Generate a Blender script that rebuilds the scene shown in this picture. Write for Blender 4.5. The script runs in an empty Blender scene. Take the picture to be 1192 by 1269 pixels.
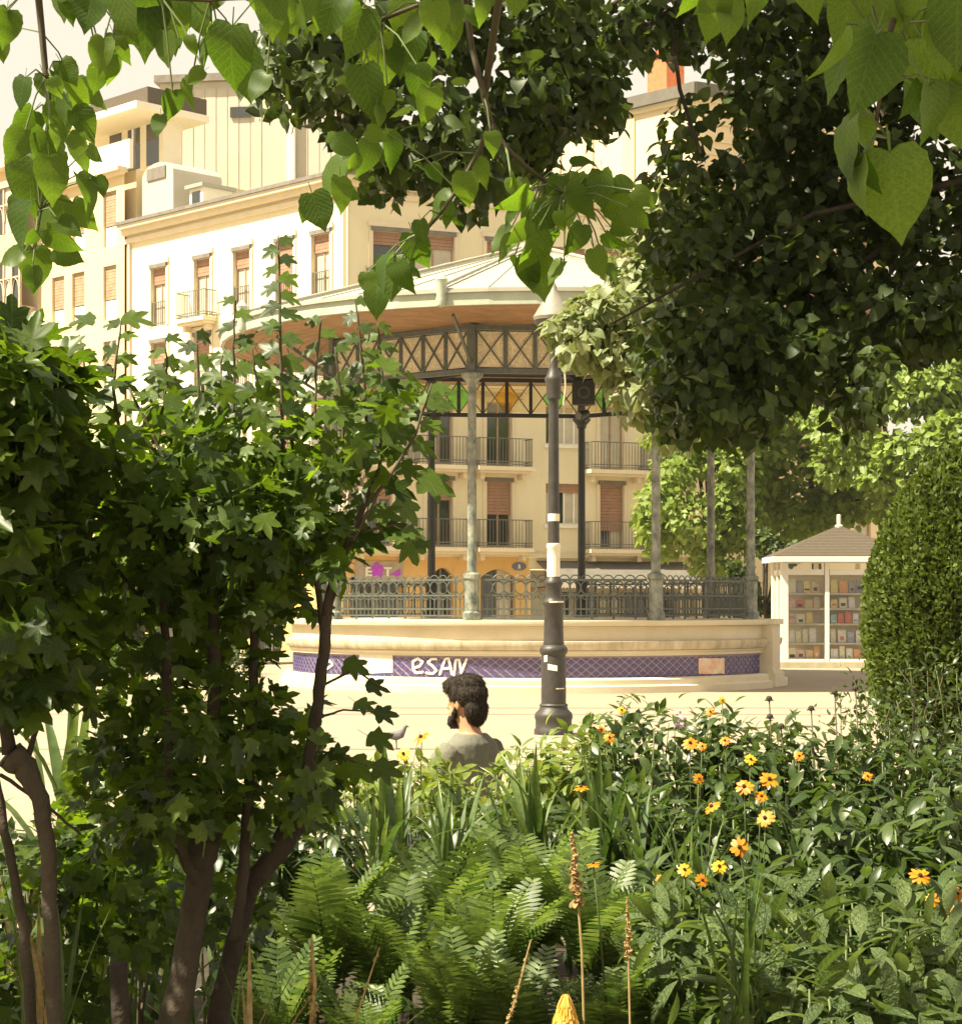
import bpy, bmesh, math, random
import numpy as np
from mathutils import Vector, Matrix, noise as mnoise
random.seed(7); RNG = np.random.default_rng(11)
C = bpy.context.scene.collection
SC = bpy.context.scene
PI = math.pi
# ------------------------------------------------------------------ camera, sky, sun, exposure
FPX, CX, HZ, EYE = 2410.0, 596.0, 750.0, 1.78
cam = bpy.data.cameras.new('camera'); co = bpy.data.objects.new('camera', cam); C.objects.link(co)
co.location = (0, 0, EYE); co.rotation_euler = (PI/2, 0, 0)
cam.sensor_fit = 'HORIZONTAL'; cam.sensor_width = 36; cam.lens = FPX/1192*36
cam.shift_y = (HZ-634.5)/1192; cam.clip_start = 0.1; cam.clip_end = 2000
SC.camera = co
SUN_AZ = Vector((-0.91, -0.415)).normalized(); SUN_EL = math.radians(55)
w = bpy.data.worlds.new('World'); SC.world = w; w.use_nodes = True
nt = w.node_tree; nt.nodes.clear()
sky = nt.nodes.new('ShaderNodeTexSky'); sky.sky_type = 'NISHITA'; sky.sun_disc = False
sky.sun_elevation = SUN_EL; sky.sun_rotation = math.atan2(SUN_AZ.x, SUN_AZ.y); sky.dust_density = 4; sky.air_density = 1.0
warm = nt.nodes.new('ShaderNodeMix'); warm.data_type = 'RGBA'; warm.blend_type = 'MULTIPLY'; warm.inputs['Factor'].default_value = 1
warm.inputs['B'].default_value = (0.95, 0.80, 0.55, 1)          # the warm white balance of the print
veil = nt.nodes.new('ShaderNodeMix'); veil.data_type = 'RGBA'; veil.inputs['Factor'].default_value = 0.8
veil.inputs['B'].default_value = (4.9, 4.35, 3.5, 1)            # thin, even bright cloud
bg = nt.nodes.new('ShaderNodeBackground'); bg.inputs['Strength'].default_value = 0.085
out = nt.nodes.new('ShaderNodeOutputWorld')
nt.links.new(sky.outputs[0], warm.inputs['A']); nt.links.new(warm.outputs['Result'], veil.inputs['A'])
nt.links.new(veil.outputs['Result'], bg.inputs[0]); nt.links.new(bg.outputs[0], out.inputs[0])
sl = bpy.data.lights.new('sun', 'SUN'); sl.energy = 5.0; sl.angle = math.radians(0.6); sl.color = (1.0, 0.91, 0.67)
so = bpy.data.objects.new('sun', sl); C.objects.link(so); so.location = (-20, -15, 30)
SDIR = Vector((SUN_AZ.x*math.cos(SUN_EL), SUN_AZ.y*math.cos(SUN_EL), math.sin(SUN_EL)))
so.rotation_euler = SDIR.to_track_quat('Z', 'Y').to_euler()
vs = SC.view_settings; vs.view_transform = 'Standard'; vs.look = 'None'; vs.exposure = 1.5; vs.gamma = 1
try: vs.use_curve_mapping = False
except Exception: pass
try:
    cy = SC.cycles; cy.max_bounces = 7; cy.diffuse_bounces = 4; cy.glossy_bounces = 3; cy.transmission_bounces = 4; cy.transparent_max_bounces = 8
    cy.sample_clamp_indirect = 6; cy.caustics_reflective = False; cy.caustics_refractive = False
except Exception: pass

def P(px, py, Y): return Vector(((px-CX)/FPX*Y, Y, EYE+(HZ-py)/FPX*Y))
def ppx(p):
    y = max(p[1], .05); return (CX+p[0]/y*FPX, HZ-(p[2]-EYE)/y*FPX)

# ------------------------------------------------------------------ materials
def mat(name, col, rough=.7, var=.0, scale=3.0, metal=0., spec=.5, col2=None, bump=0., bscale=40., stretch=None, detail=4):
    m = bpy.data.materials.new(name); m.use_nodes = True
    n = m.node_tree; b = n.nodes['Principled BSDF']
    b.inputs['Roughness'].default_value = rough; b.inputs['Metallic'].default_value = metal
    b.inputs['Specular IOR Level'].default_value = spec
    c = tuple(col)+(1,)
    if var or col2:
        tc = n.nodes.new('ShaderNodeTexCoord'); nz = n.nodes.new('ShaderNodeTexNoise'); nz.inputs['Scale'].default_value = scale
        nz.inputs['Detail'].default_value = detail; nz.inputs['Roughness'].default_value = .65
        src = tc.outputs['Object']
        if stretch:
            mp = n.nodes.new('ShaderNodeMapping'); mp.inputs['Scale'].default_value = stretch; n.links.new(src, mp.inputs[0]); src = mp.outputs[0]
        n.links.new(src, nz.inputs['Vector'])
        rp = n.nodes.new('ShaderNodeValToRGB'); rp.color_ramp.elements[0].position = .32; rp.color_ramp.elements[1].position = .68
        c2 = tuple(col2)+(1,) if col2 else tuple(min(1, x*(1+var)) for x in col)+(1,)
        c1 = c if col2 else tuple(x*(1-var) for x in col)+(1,)
        rp.color_ramp.elements[0].color = c1; rp.color_ramp.elements[1].color = c2
        n.links.new(nz.outputs['Fac'], rp.inputs[0]); n.links.new(rp.outputs[0], b.inputs['Base Color'])
    else: b.inputs['Base Color'].default_value = c
    if bump:
        tc = n.nodes.new('ShaderNodeTexCoord'); nz = n.nodes.new('ShaderNodeTexNoise'); nz.inputs['Scale'].default_value = bscale; nz.inputs['Detail'].default_value = 5
        n.links.new(tc.outputs['Object'], nz.inputs['Vector'])
        bp = n.nodes.new('ShaderNodeBump'); bp.inputs['Strength'].default_value = bump; bp.inputs['Distance'].default_value = .02
        n.links.new(nz.outputs['Fac'], bp.inputs['Height']); n.links.new(bp.outputs[0], b.inputs['Normal'])
    return m

def leafmat(name, dark, light, trans, tw=.35, rough=.42, spec=.45, vein=.0, crinkle=0.):
    """two-sided leaf: colour differs leaf by leaf (island and object random); light also passes through"""
    m = bpy.data.materials.new(name); m.use_nodes = True; n = m.node_tree; L = n.links
    b = n.nodes['Principled BSDF']; b.inputs['Roughness'].default_value = rough; b.inputs['Specular IOR Level'].default_value = spec
    o = n.nodes['Material Output']
    gi = n.nodes.new('ShaderNodeNewGeometry'); oi = n.nodes.new('ShaderNodeObjectInfo')
    ad = n.nodes.new('ShaderNodeMath'); ad.operation = 'ADD'; L.new(gi.outputs['Random Per Island'], ad.inputs[0]); L.new(oi.outputs['Random'], ad.inputs[1])
    fr = n.nodes.new('ShaderNodeMath'); fr.operation = 'FRACT'; L.new(ad.outputs[0], fr.inputs[0])
    rp = n.nodes.new('ShaderNodeValToRGB'); e = rp.color_ramp.elements
    e[0].color = tuple(dark)+(1,); e[1].color = tuple(light)+(1,)
    L.new(fr.outputs[0], rp.inputs[0]); colr = rp.outputs[0]
    tc = n.nodes.new('ShaderNodeTexCoord'); nz = n.nodes.new('ShaderNodeTexNoise'); nz.inputs['Scale'].default_value = 30; L.new(tc.outputs['Object'], nz.inputs[0])
    mr = n.nodes.new('ShaderNodeMapRange'); mr.inputs[1].default_value=.3; mr.inputs[2].default_value=.7; mr.inputs[3].default_value=.78; mr.inputs[4].default_value=1.2; L.new(nz.outputs['Fac'], mr.inputs[0])
    vm = n.nodes.new('ShaderNodeVectorMath'); vm.operation = 'SCALE'; L.new(colr, vm.inputs[0]); L.new(mr.outputs[0], vm.inputs['Scale']); colr = vm.outputs[0]
    tcol = n.nodes.new('ShaderNodeMix'); tcol.data_type='RGBA'; tcol.blend_type='MULTIPLY'; tcol.inputs['Factor'].default_value=1
    tcol.inputs['B'].default_value = tuple(trans)+(1,)
    if vein:
        uv = n.nodes.new('ShaderNodeUVMap'); sp = n.nodes.new('ShaderNodeSeparateXYZ'); L.new(uv.outputs[0], sp.inputs[0])
        ab = n.nodes.new('ShaderNodeMath'); ab.operation='ABSOLUTE'; L.new(sp.outputs[0], ab.inputs[0])
        m1 = n.nodes.new('ShaderNodeMath'); m1.operation='MULTIPLY_ADD'; L.new(ab.outputs[0], m1.inputs[0]); m1.inputs[1].default_value=-.9; L.new(sp.outputs[1], m1.inputs[2])
        m2 = n.nodes.new('ShaderNodeMath'); m2.operation='MULTIPLY'; L.new(m1.outputs[0], m2.inputs[0]); m2.inputs[1].default_value=7.5
        m3 = n.nodes.new('ShaderNodeMath'); m3.operation='FRACT'; L.new(m2.outputs[0], m3.inputs[0])
        m4 = n.nodes.new('ShaderNodeMath'); m4.operation='COMPARE'; L.new(m3.outputs[0], m4.inputs[0]); m4.inputs[1].default_value=.5; m4.inputs[2].default_value=.09
        m5 = n.nodes.new('ShaderNodeMath'); m5.operation='LESS_THAN'; L.new(ab.outputs[0], m5.inputs[0]); m5.inputs[1].default_value=.018
        m6 = n.nodes.new('ShaderNodeMath'); m6.operation='MAXIMUM'; L.new(m4.outputs[0], m6.inputs[0]); L.new(m5.outputs[0], m6.inputs[1])
        mx = n.nodes.new('ShaderNodeMix'); mx.data_type='RGBA'; mx.inputs['B'].default_value=(.16,.2,.06,1)
        m7 = n.nodes.new('ShaderNodeMath'); m7.operation='MULTIPLY'; L.new(m6.outputs[0], m7.inputs[0]); m7.inputs[1].default_value=vein
        L.new(m7.outputs[0], mx.inputs['Factor']); L.new(colr, mx.inputs['A']); colr = mx.outputs['Result']
        bp = n.nodes.new('ShaderNodeBump'); bp.inputs['Strength'].default_value=.5; bp.inputs['Distance'].default_value=.003; bp.invert = True
        L.new(m6.outputs[0], bp.inputs['Height']); L.new(bp.outputs[0], b.inputs['Normal'])
    if crinkle:
        uv=n.nodes.new('ShaderNodeUVMap'); nz2=n.nodes.new('ShaderNodeTexNoise'); nz2.inputs['Scale'].default_value=11; nz2.inputs['Detail'].default_value=2; L.new(uv.outputs[0],nz2.inputs[0])
        bp2=n.nodes.new('ShaderNodeBump'); bp2.inputs['Strength'].default_value=crinkle; bp2.inputs['Distance'].default_value=.02; L.new(nz2.outputs['Fac'],bp2.inputs['Height'])
        if b.inputs['Normal'].is_linked: L.new(b.inputs['Normal'].links[0].from_socket,bp2.inputs['Normal'])
        L.new(bp2.outputs[0],b.inputs['Normal'])
    L.new(colr, b.inputs['Base Color']); L.new(colr, tcol.inputs['A'])
    tr = n.nodes.new('ShaderNodeBsdfTranslucent'); L.new(tcol.outputs['Result'], tr.inputs[0])
    ms = n.nodes.new('ShaderNodeMixShader'); ms.inputs[0].default_value = tw
    L.new(b.outputs[0], ms.inputs[1]); L.new(tr.outputs[0], ms.inputs[2]); L.new(ms.outputs[0], o.inputs[0])
    return m

M = {}
M['paving'] = mat('plaza paving', (.27,.218,.155), .9, col2=(.31,.255,.185), scale=.6, bump=.12, bscale=60, detail=8)
M['soil'] = mat('garden soil', (.035,.025,.015), 1., var=.4, scale=6, bump=.6, bscale=30)
M['kerb'] = mat('pale kerb stone', (.42,.36,.25), .85, var=.15, scale=4, bump=.2)
M['stone'] = mat('pale bandstand stone', (.55,.475,.335), .85, col2=(.63,.56,.42), scale=1.3, bump=.18, bscale=25, detail=8)
M['ironfar'] = mat('haze paled balcony iron', (.13,.125,.11), .6, var=.2)  # lightened so far railings look washed out by glare and haze
M['stain'] = mat('stained stone', (.36,.30,.20), .9, col2=(.60,.52,.38), scale=2.2, stretch=(2.2,2.2,.3), bump=.2, bscale=25)
M['tile'] = mat('violet blue glazed tile', (.075,.058,.16), .3, var=.3, scale=5)
M['grout'] = mat('pale mauve grout', (.30,.24,.32), .85, var=.1)
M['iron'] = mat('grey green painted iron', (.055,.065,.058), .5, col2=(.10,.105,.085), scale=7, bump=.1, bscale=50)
M['peel'] = mat('peeling grey green paint', (.045,.062,.054), .6, col2=(.32,.325,.265), scale=7, bump=.2, stretch=(1,1,.6), detail=8)
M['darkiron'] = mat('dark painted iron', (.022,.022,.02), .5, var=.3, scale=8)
M['lampiron'] = mat('charcoal cast iron', (.024,.021,.020), .5, col2=(.045,.039,.034), scale=9, bump=.15, bscale=60)
M['fascia'] = mat('pale mint painted fascia', (.35,.39,.31), .6, var=.12, scale=2)
M['zinc'] = mat('pale zinc roof', (.34,.325,.265), .6, var=.07, scale=2)
M['soffit'] = mat('orange brown boards', (.27,.150,.070), .65, var=.22, scale=3, stretch=(1,1,1))
M['ceil'] = mat('dark ceiling boards', (.03,.022,.016), .8, var=.3)
M['cream'] = mat('cream render', (.70,.62,.42), .9, col2=(.78,.71,.51), scale=.9, bump=.08, bscale=20, stretch=(1,1,.35), detail=7)
M['cream_trim'] = mat('pale stucco trim', (.70,.61,.44), .85, var=.05, scale=2)
M['ochre'] = mat('ochre render', (.66,.42,.15), .9, var=.08, scale=.8, bump=.06)
M['yellow'] = mat('warm yellow render', (.66,.535,.31), .9, var=.05, scale=.5)
M['peach'] = mat('peach yellow render', (.70,.585,.375), .9, var=.04, scale=.4)
M['clad'] = mat('beige grey metal cladding', (.46,.42,.345), .7, var=.06, scale=.8)
M['whitewall'] = mat('white painted wall', (.78,.72,.58), .85, var=.03)
M['slate'] = mat('dark gutter', (.17,.15,.13), .7, var=.2)
M['rooftile'] = mat('grey brown roof covering', (.085,.066,.047), .9, var=.15, scale=14, bump=.3)
M['orange'] = mat('orange brick chimney', (.55,.17,.07), .9, var=.15, scale=5)
M['brownwood'] = mat('red brown roller shutter', (.33,.185,.115), .7, var=.15, scale=4)
M['palewood'] = mat('worn brown frame', (.34,.235,.15), .6, var=.2)
M['darkwood'] = mat('dark maroon timber', (.40,.33,.25), .7, var=.2)
M['white'] = mat('white paint', (.80,.77,.68), .45, var=.03)
M['glass'] = mat('dark window glass', (.03,.032,.03), .06, spec=.9)
M['curtain'] = mat('pale curtain behind glass', (.50,.46,.36), .4, var=.1, scale=3)
M['awning'] = mat('grey awning canvas', (.13,.118,.098), .9, var=.12, scale=3)
M['bark'] = mat('grey brown bark', (.036,.029,.021), .95, col2=(.095,.074,.052), scale=9, stretch=(1,1,.35), bump=.7, bscale=35)
M['darkbark'] = mat('dark bark', (.04,.028,.02), .9, var=.35, scale=14, stretch=(1,1,.3), bump=.6)
M['twig'] = mat('thin twig bark', (.07,.055,.03), .8, var=.3, scale=10)
M['greenstem'] = mat('green stem', (.10,.13,.04), .6, var=.25, scale=10)
M['dry'] = mat('dry straw stalk', (.33,.24,.11), .8, var=.3, scale=25)
M['seed'] = mat('dark dry seed head', (.035,.03,.018), .9, var=.3)
M['skin'] = mat('skin', (.46,.24,.13), .5, var=.05)
M['hair'] = mat('black brown hair', (.022,.016,.012), .75, var=.4, spec=.25, scale=60, stretch=(1,1,.2), bump=.35, bscale=150)
M['shirt'] = mat('grey beige cotton', (.145,.14,.11), .9, var=.1, scale=30, bump=.3, bscale=30)
M['trousers'] = mat('dark blue cotton', (.04,.045,.06), .9, var=.1)
M['shoe'] = mat('dark shoe', (.03,.03,.03), .6)
M['pigeon'] = mat('grey feathers', (.13,.12,.13), .7, var=.3, scale=20)
M['beak'] = mat('dark horn', (.06,.05,.04), .5)
M['petal'] = leafmat('orange yellow petal', (.56,.19,.004), (.66,.27,.008), (1,1,.6), .25, .5)
M['petal2'] = leafmat('yellow petal', (.62,.36,.01), (.70,.44,.02), (1,1,.6), .25, .5)
M['cone'] = mat('brown flower cone', (.06,.03,.012), .9, var=.3, scale=90, bump=.5, bscale=200)
M['torch'] = leafmat('yellow orange floret', (.72,.36,.04), (.8,.52,.12), (1,1,.6), .25, .5)
M['lilac'] = leafmat('lilac petal', (.42,.25,.45), (.55,.35,.55), (1,1,1), .3, .5)
# leaves
M['linden'] = leafmat('linden leaf', (.040,.080,.010), (.085,.140,.018), (2.8,2.8,1.0), .47, .45, .35, vein=.16)
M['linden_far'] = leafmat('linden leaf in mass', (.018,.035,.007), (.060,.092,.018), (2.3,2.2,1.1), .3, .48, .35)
M['lobed'] = leafmat('lobed shrub leaf', (.016,.036,.005), (.078,.126,.014), (3.4,3.3,.9), .42, .42, .4, vein=.12)
M['plane'] = leafmat('bright street tree leaf', (.135,.20,.04), (.22,.29,.07), (2.2,2.1,1.2), .35, .5, .35)
M['greyleaf'] = leafmat('grey flowering tree leaf', (.16,.15,.11), (.28,.25,.20), (1.2,1.1,.9), .25, .6)
M['pale'] = leafmat('sunlit tone linden leaf', (.15,.185,.075), (.24,.27,.13), (1.8,1.8,1.1), .3, .45, .5)  # sunlight on the dark crown's edge is put into this paler leaf colour
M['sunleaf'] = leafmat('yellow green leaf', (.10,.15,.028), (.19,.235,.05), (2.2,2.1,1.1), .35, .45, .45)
M['hedge'] = leafmat('dark hedge leaf', (.035,.06,.012), (.07,.10,.02), (2,2,1), .3, .5)
M['yew'] = leafmat('clipped conifer spray', (.050,.080,.014), (.12,.16,.026), (2,2,1), .25, .6, .3)
M['fern'] = leafmat('fern frond', (.042,.078,.016), (.135,.185,.052), (2.2,2.2,1.2), .35, .45, .4)
M['strap'] = leafmat('strap leaf', (.045,.09,.022), (.135,.19,.055), (2,2,1.1), .3, .36, .55)
M['daisyleaf'] = leafmat('daisy leaf', (.020,.044,.011), (.070,.108,.030), (2.4,2.4,1.1), .3, .36, .6, vein=.2)
M['broad'] = leafmat('pale broad leaf', (.036,.068,.018), (.115,.16,.052), (2,2,1.1), .3, .5, .4, vein=.3, crinkle=.7)

# ------------------------------------------------------------------ objects
ROOT_LOC = {}
def thing(name, label, cat, loc=(0,0,0), group=None, kind=None):
    o = bpy.data.objects.new(name, None); C.objects.link(o); o.location = loc; o.empty_display_size = .2
    o['label'] = label; o['category'] = cat
    if group: o['group'] = group
    if kind: o['kind'] = kind
    ROOT_LOC[o.name] = Vector(loc)
    return o
def rloc(parent):
    return ROOT_LOC.get(parent.name, Vector((0,0,0))) if parent is not None else Vector((0,0,0))
def tag(o, label=None, cat=None, group=None, kind=None):
    if label: o['label'] = label
    if cat: o['category'] = cat
    if group: o['group'] = group
    if kind: o['kind'] = kind
    return o
def link(name, me, parent=None):
    o = bpy.data.objects.new(name, me); C.objects.link(o)
    if parent is not None: o.parent = parent; ROOT_LOC[o.name] = rloc(parent)
    return o

class MB:
    """collects shapes in world coordinates; build() links them as ONE mesh object, in its thing's own space"""
    def __init__(s): s.v=[]; s.f=[]; s.smooth=set()
    def add(s, vs, fs, smooth=False):
        b=len(s.v); s.v += [tuple(x) for x in vs]
        if smooth: s.smooth.update(range(len(s.f), len(s.f)+len(fs)))
        s.f += [tuple(i+b for i in q) for q in fs]; return s
    def hexa(s, p):  # 8 corners: bottom 4 ccw, top 4
        return s.add(p, [(3,2,1,0),(4,5,6,7),(0,1,5,4),(1,2,6,5),(2,3,7,6),(3,0,4,7)])
    def box(s, c, d, rz=0, rx=0):
        R = Matrix.Rotation(rz,3,'Z') @ Matrix.Rotation(rx,3,'X'); c=Vector(c); h=[x/2 for x in d]
        q=[c+R@Vector((x*h[0],y*h[1],z*h[2])) for z in(-1,1) for x,y in((-1,-1),(1,-1),(1,1),(-1,1))]
        return s.hexa(q)
    def bar(s, a, b, w, t=None, up=(0,0,1)):
        a,b=Vector(a),Vector(b); d=(b-a)
        if d.length<1e-6: return s
        d.normalize(); u=Vector(up)
        if abs(d.dot(u))>.98: u=Vector((1,0,0))
        x=d.cross(u).normalized(); y=x.cross(d).normalized(); t=t or w
        q=[]
        for p in(a,b):
            q += [p-x*w/2-y*t/2, p+x*w/2-y*t/2, p+x*w/2+y*t/2, p-x*w/2+y*t/2]
        return s.hexa(q)
    def tube(s, pts, rad, n=6, cap=True):
        pts=[Vector(p) for p in pts]; k=len(pts)
        if not hasattr(rad,'__len__'): rad=[rad]*k
        vs=[]; prev=None
        for i,p in enumerate(pts):
            d=(pts[min(i+1,k-1)]-pts[max(i-1,0)]); d=d.normalized() if d.length>1e-9 else Vector((0,0,1))
            if prev is None:
                u=Vector((1,0,0)) if abs(d.x)<.9 else Vector((0,1,0)); u=(u-d*u.dot(d)).normalized()
            else: u=(prev-d*prev.dot(d)).normalized()
            prev=u; v=d.cross(u)
            for j in range(n):
                a=2*PI*j/n; vs.append(p+(u*math.cos(a)+v*math.sin(a))*rad[i])
        fs=[(i*n+j, i*n+(j+1)%n, (i+1)*n+(j+1)%n, (i+1)*n+j) for i in range(k-1) for j in range(n)]
        if cap: fs += [tuple(range(n-1,-1,-1)), tuple((k-1)*n+j for j in range(n))]
        return s.add(vs,fs,True)
    def lathe(s, prof, c, n=24, a0=0, a1=2*PI):
        full=abs(a1-a0-2*PI)<1e-6; m=n if full else n+1; vs=[]
        for r,z in prof:
            for j in range(m):
                a=a0+(a1-a0)*j/n; vs.append((c[0]+r*math.cos(a), c[1]+r*math.sin(a), c[2]+z))
        fs=[(i*m+j, i*m+(j+1)%m, (i+1)*m+(j+1)%m, (i+1)*m+j) for i in range(len(prof)-1) for j in range(n if full else m-1)]
        return s.add(vs,fs,True)
    def ell(s, c, r, nu=14, nv=10, R=None):
        vs=[]; c=Vector(c)
        for i in range(nv+1):
            t=PI*i/nv
            for j in range(nu):
                a=2*PI*j/nu; v=Vector((r[0]*math.sin(t)*math.cos(a), r[1]*math.sin(t)*math.sin(a), r[2]*math.cos(t)))
                vs.append(c+(R@v if R else v))
        fs=[(i*nu+j,(i+1)*nu+j,(i+1)*nu+(j+1)%nu,i*nu+(j+1)%nu) for i in range(nv) for j in range(nu)]
        return s.add(vs,fs,True)
    def mesh(s, name, off=Vector((0,0,0))):
        me=bpy.data.meshes.new(name); me.from_pydata([(v[0]-off[0],v[1]-off[1],v[2]-off[2]) for v in s.v],[],s.f)
        if s.smooth:
            nosharp = name in ('trunk','branch','stem','limb')
            fl=np.zeros(len(s.f),dtype=bool); fl[list(s.smooth)]=True; me.polygons.foreach_set('use_smooth',fl)
            try: nosharp or me.set_sharp_from_angle(angle=math.radians(40))
            except Exception: pass
        return me
    def build(s, name, m, parent=None):
        me=s.mesh(name, rloc(parent)); me.materials.append(m); return link(name, me, parent)

# ------------------------------------------------------------------ leaf shapes (length 1 along +Y, face +Z)
def half_to_leaf(half, fold=.2, curl=.25, serr=0., wave=0., seed=0, petiole=0.):
    """half: outline (x>=0,y) from base to tip; returns (verts, faces)"""
    r=random.Random(seed); n=len(half); vs=[]; fs=[]
    y0,y1=0.0,half[-1][1]
    mid=[]
    for i,(x,y) in enumerate(half): mid.append(max(0.,min(y1,y if y>0 else 0)))
    z=lambda x,y: fold*abs(x)*(1-.3*y)-curl*max(0,y)**2+wave*math.sin(9*y+seed)*abs(x)
    for i in range(n): vs.append((0,mid[i],z(0,mid[i])))
    R=[];Lf=[]
    for sgn,lst in((1,R),(-1,Lf)):
        for i,(x,y) in enumerate(half):
            if i==0 or i==n-1: lst.append(i); continue
            k=serr*(1 if i%2 else -1); xx=x+k; vs.append((sgn*xx,y-.5*k,z(xx,y)+r.uniform(-.012,.012))); lst.append(len(vs)-1)
    for i in range(n-1):
        for lst,sg in((R,1),(Lf,-1)):
            q=[i, lst[i], lst[i+1], i+1] if sg<0 else [i, i+1, lst[i+1], lst[i]]
            qq=[]
            for a in q:
                if a not in qq: qq.append(a)
            if len(qq)>=3: fs.append(tuple(qq))
    if petiole:
        b=len(vs); vs += [(-.014,0.02,0),(.014,0.02,0),(.012,-petiole,petiole*.25),(-.012,-petiole,petiole*.25)]; fs.append((b,b+1,b+2,b+3))
    return vs,fs
def interp(half,n):
    pts=np.array(half); d=np.r_[0,np.cumsum(np.hypot(*np.diff(pts,axis=0).T))]; t=np.linspace(0,d[-1],n)
    return [(float(np.interp(a,d,pts[:,0])),float(np.interp(a,d,pts[:,1]))) for a in t]
HEART=[(0,0),(.12,-.08),(.28,-.07),(.40,.05),(.46,.22),(.455,.40),(.39,.58),(.27,.74),(.13,.88),(.05,.96),(0,1.05)]
OVAL=[(0,0),(.11,.12),(.19,.3),(.21,.5),(.17,.7),(.09,.88),(0,1)]
OBLONG=[(0,0),(.05,.1),(.13,.25),(.18,.45),(.185,.65),(.14,.84),(.06,.96),(0,1)]
def heart(seed,n=13,fold=.2,curl=.25): return half_to_leaf(interp(HEART,n),fold,curl,.012 if n>9 else 0,.06,seed,.3 if n>9 else 0)
def lobed(seed,fold=.25):
    r=random.Random(seed); vs=[(0,.30,-.02)]; fs=[]; pts=[]
    lob=[(0,.78),(50,.66),(-50,.66),(100,.42),(-100,.42)]
    sp=[]
    angs=[-150,-128,-104,-88,-76,-62,-50,-37,-26,-13,0,13,26,37,50,62,76,88,104,128,150]
    rr  =[.30,.36,.50,.40,.34,.50,.66,.52,.36,.56,.74,.56,.36,.52,.66,.50,.34,.40,.50,.36,.30]
    vs.append((0,.0,0.02))
    for a,q in zip(angs,rr):
        q*=r.uniform(.9,1.1); t=math.radians(a); x,y=q*math.sin(t),.30+q*math.cos(t)*.95
        vs.append((x,y,fold*abs(x)-.22*max(0,y)**2-.35*abs(x)**2+r.uniform(-.03,.03)))
    k=len(angs)
    fs.append((0,1,2)); fs += [(0,2+i,3+i) for i in range(k-1)]; fs.append((0,1+k,1))
    fs=[tuple(reversed(f)) for f in fs]
    b=len(vs); vs += [(-.013,0.03,.01),(.013,0.03,.01),(.011,-.35,.12),(-.011,-.35,.12)]; fs.append((b,b+1,b+2,b+3))
    return vs,fs
def ovalleaf(seed,n=7,fold=.3,curl=.35,shape=OVAL): return half_to_leaf(interp(shape,n),fold,curl,0,.05,seed)
QUADLEAF=([(0,0,0),(.34,.42,.07),(0,1,-.12),(-.34,.42,.07)],[(0,1,2),(0,2,3)])
QUADLEAF2=([(0,0,0),(.45,.3,.1),(.3,.8,-.05),(0,1,-.15),(-.3,.8,-.05),(-.45,.3,.1)],[(0,1,2,3),(0,3,4,5)])

def leaf_mesh(name, shape, m):
    me=bpy.data.meshes.new(name); me.from_pydata(shape[0],[],shape[1]); me.materials.append(m)
    uv=me.uv_layers.new(name='UVMap'); li=np.empty(len(me.loops),dtype=np.int32); me.loops.foreach_get('vertex_index',li)
    co_=np.array(shape[0],dtype=np.float32)[:, :2][li]; uv.data.foreach_set('uv',co_.ravel())
    me.polygons.foreach_set('use_smooth',np.ones(len(me.polygons),dtype=bool))
    return me
def frames(tip, nrm, size):
    tip=tip/np.linalg.norm(tip,axis=1,keepdims=True); nrm=nrm-tip*np.sum(nrm*tip,axis=1,keepdims=True)
    ln=np.linalg.norm(nrm,axis=1,keepdims=True); bad=ln[:,0]<1e-4; nrm[bad]=np.cross(tip[bad],[[.3,.5,.8]]); ln=np.linalg.norm(nrm,axis=1,keepdims=True)
    nrm=nrm/ln; x=np.cross(tip,nrm)
    return np.stack([x,tip,nrm],axis=2)*size[:,None,None]
def joined(name, pos, R, shapes, m, parent, kind='stuff'):
    """all leaves of a far or dense mass as one mesh"""
    n=len(pos)
    if n==0: return None
    off=np.array(rloc(parent)); which=RNG.integers(0,len(shapes),n); Vs=[];Ls=[];Lt=[];UV=[];base=0
    for k,(sv,sf) in enumerate(shapes):
        id_=np.where(which==k)[0]
        if len(id_)==0: continue
        v=np.array(sv); q=np.einsum('nij,kj->nki',R[id_],v)+(pos[id_]-off)[:,None,:]
        Vs.append(q.reshape(-1,3)); lp=np.concatenate([np.array(f) for f in sf]); lt=np.array([len(f) for f in sf])
        Ls.append((lp[None,:]+(base+np.arange(len(id_))*len(v))[:,None]).ravel()); Lt.append(np.tile(lt,len(id_)))
        UV.append(np.tile(v[lp][:,:2],(len(id_),1))); base+=len(id_)*len(v)
    V=np.concatenate(Vs).astype(np.float32); Lp=np.concatenate(Ls).astype(np.int32); T=np.concatenate(Lt).astype(np.int32)
    me=bpy.data.meshes.new(name); me.vertices.add(len(V)); me.vertices.foreach_set('co',V.ravel())
    me.loops.add(len(Lp)); me.loops.foreach_set('vertex_index',Lp); me.polygons.add(len(T))
    me.polygons.foreach_set('loop_start',np.r_[0,np.cumsum(T)[:-1]].astype(np.int32))
    try: me.polygons.foreach_set('loop_total',T)
    except Exception: pass
    me.update(calc_edges=True)
    uv=me.uv_layers.new(name='UVMap'); uv.data.foreach_set('uv',np.concatenate(UV).astype(np.float32).ravel())
    me.polygons.foreach_set('use_smooth',np.ones(len(T),dtype=bool)); me.materials.append(m)
    o=link(name,me,parent)
    if kind: o['kind']=kind
    return o
def singles(name, pos, R, meshes, parent):
    off=rloc(parent)
    for i in range(len(pos)):
        o=bpy.data.objects.new(name, meshes[i%len(meshes)]); C.objects.link(o); o.parent=parent
        mm=Matrix(R[i].tolist()).to_4x4(); mm.translation=Vector(pos[i])-off; o.matrix_basis=mm
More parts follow.
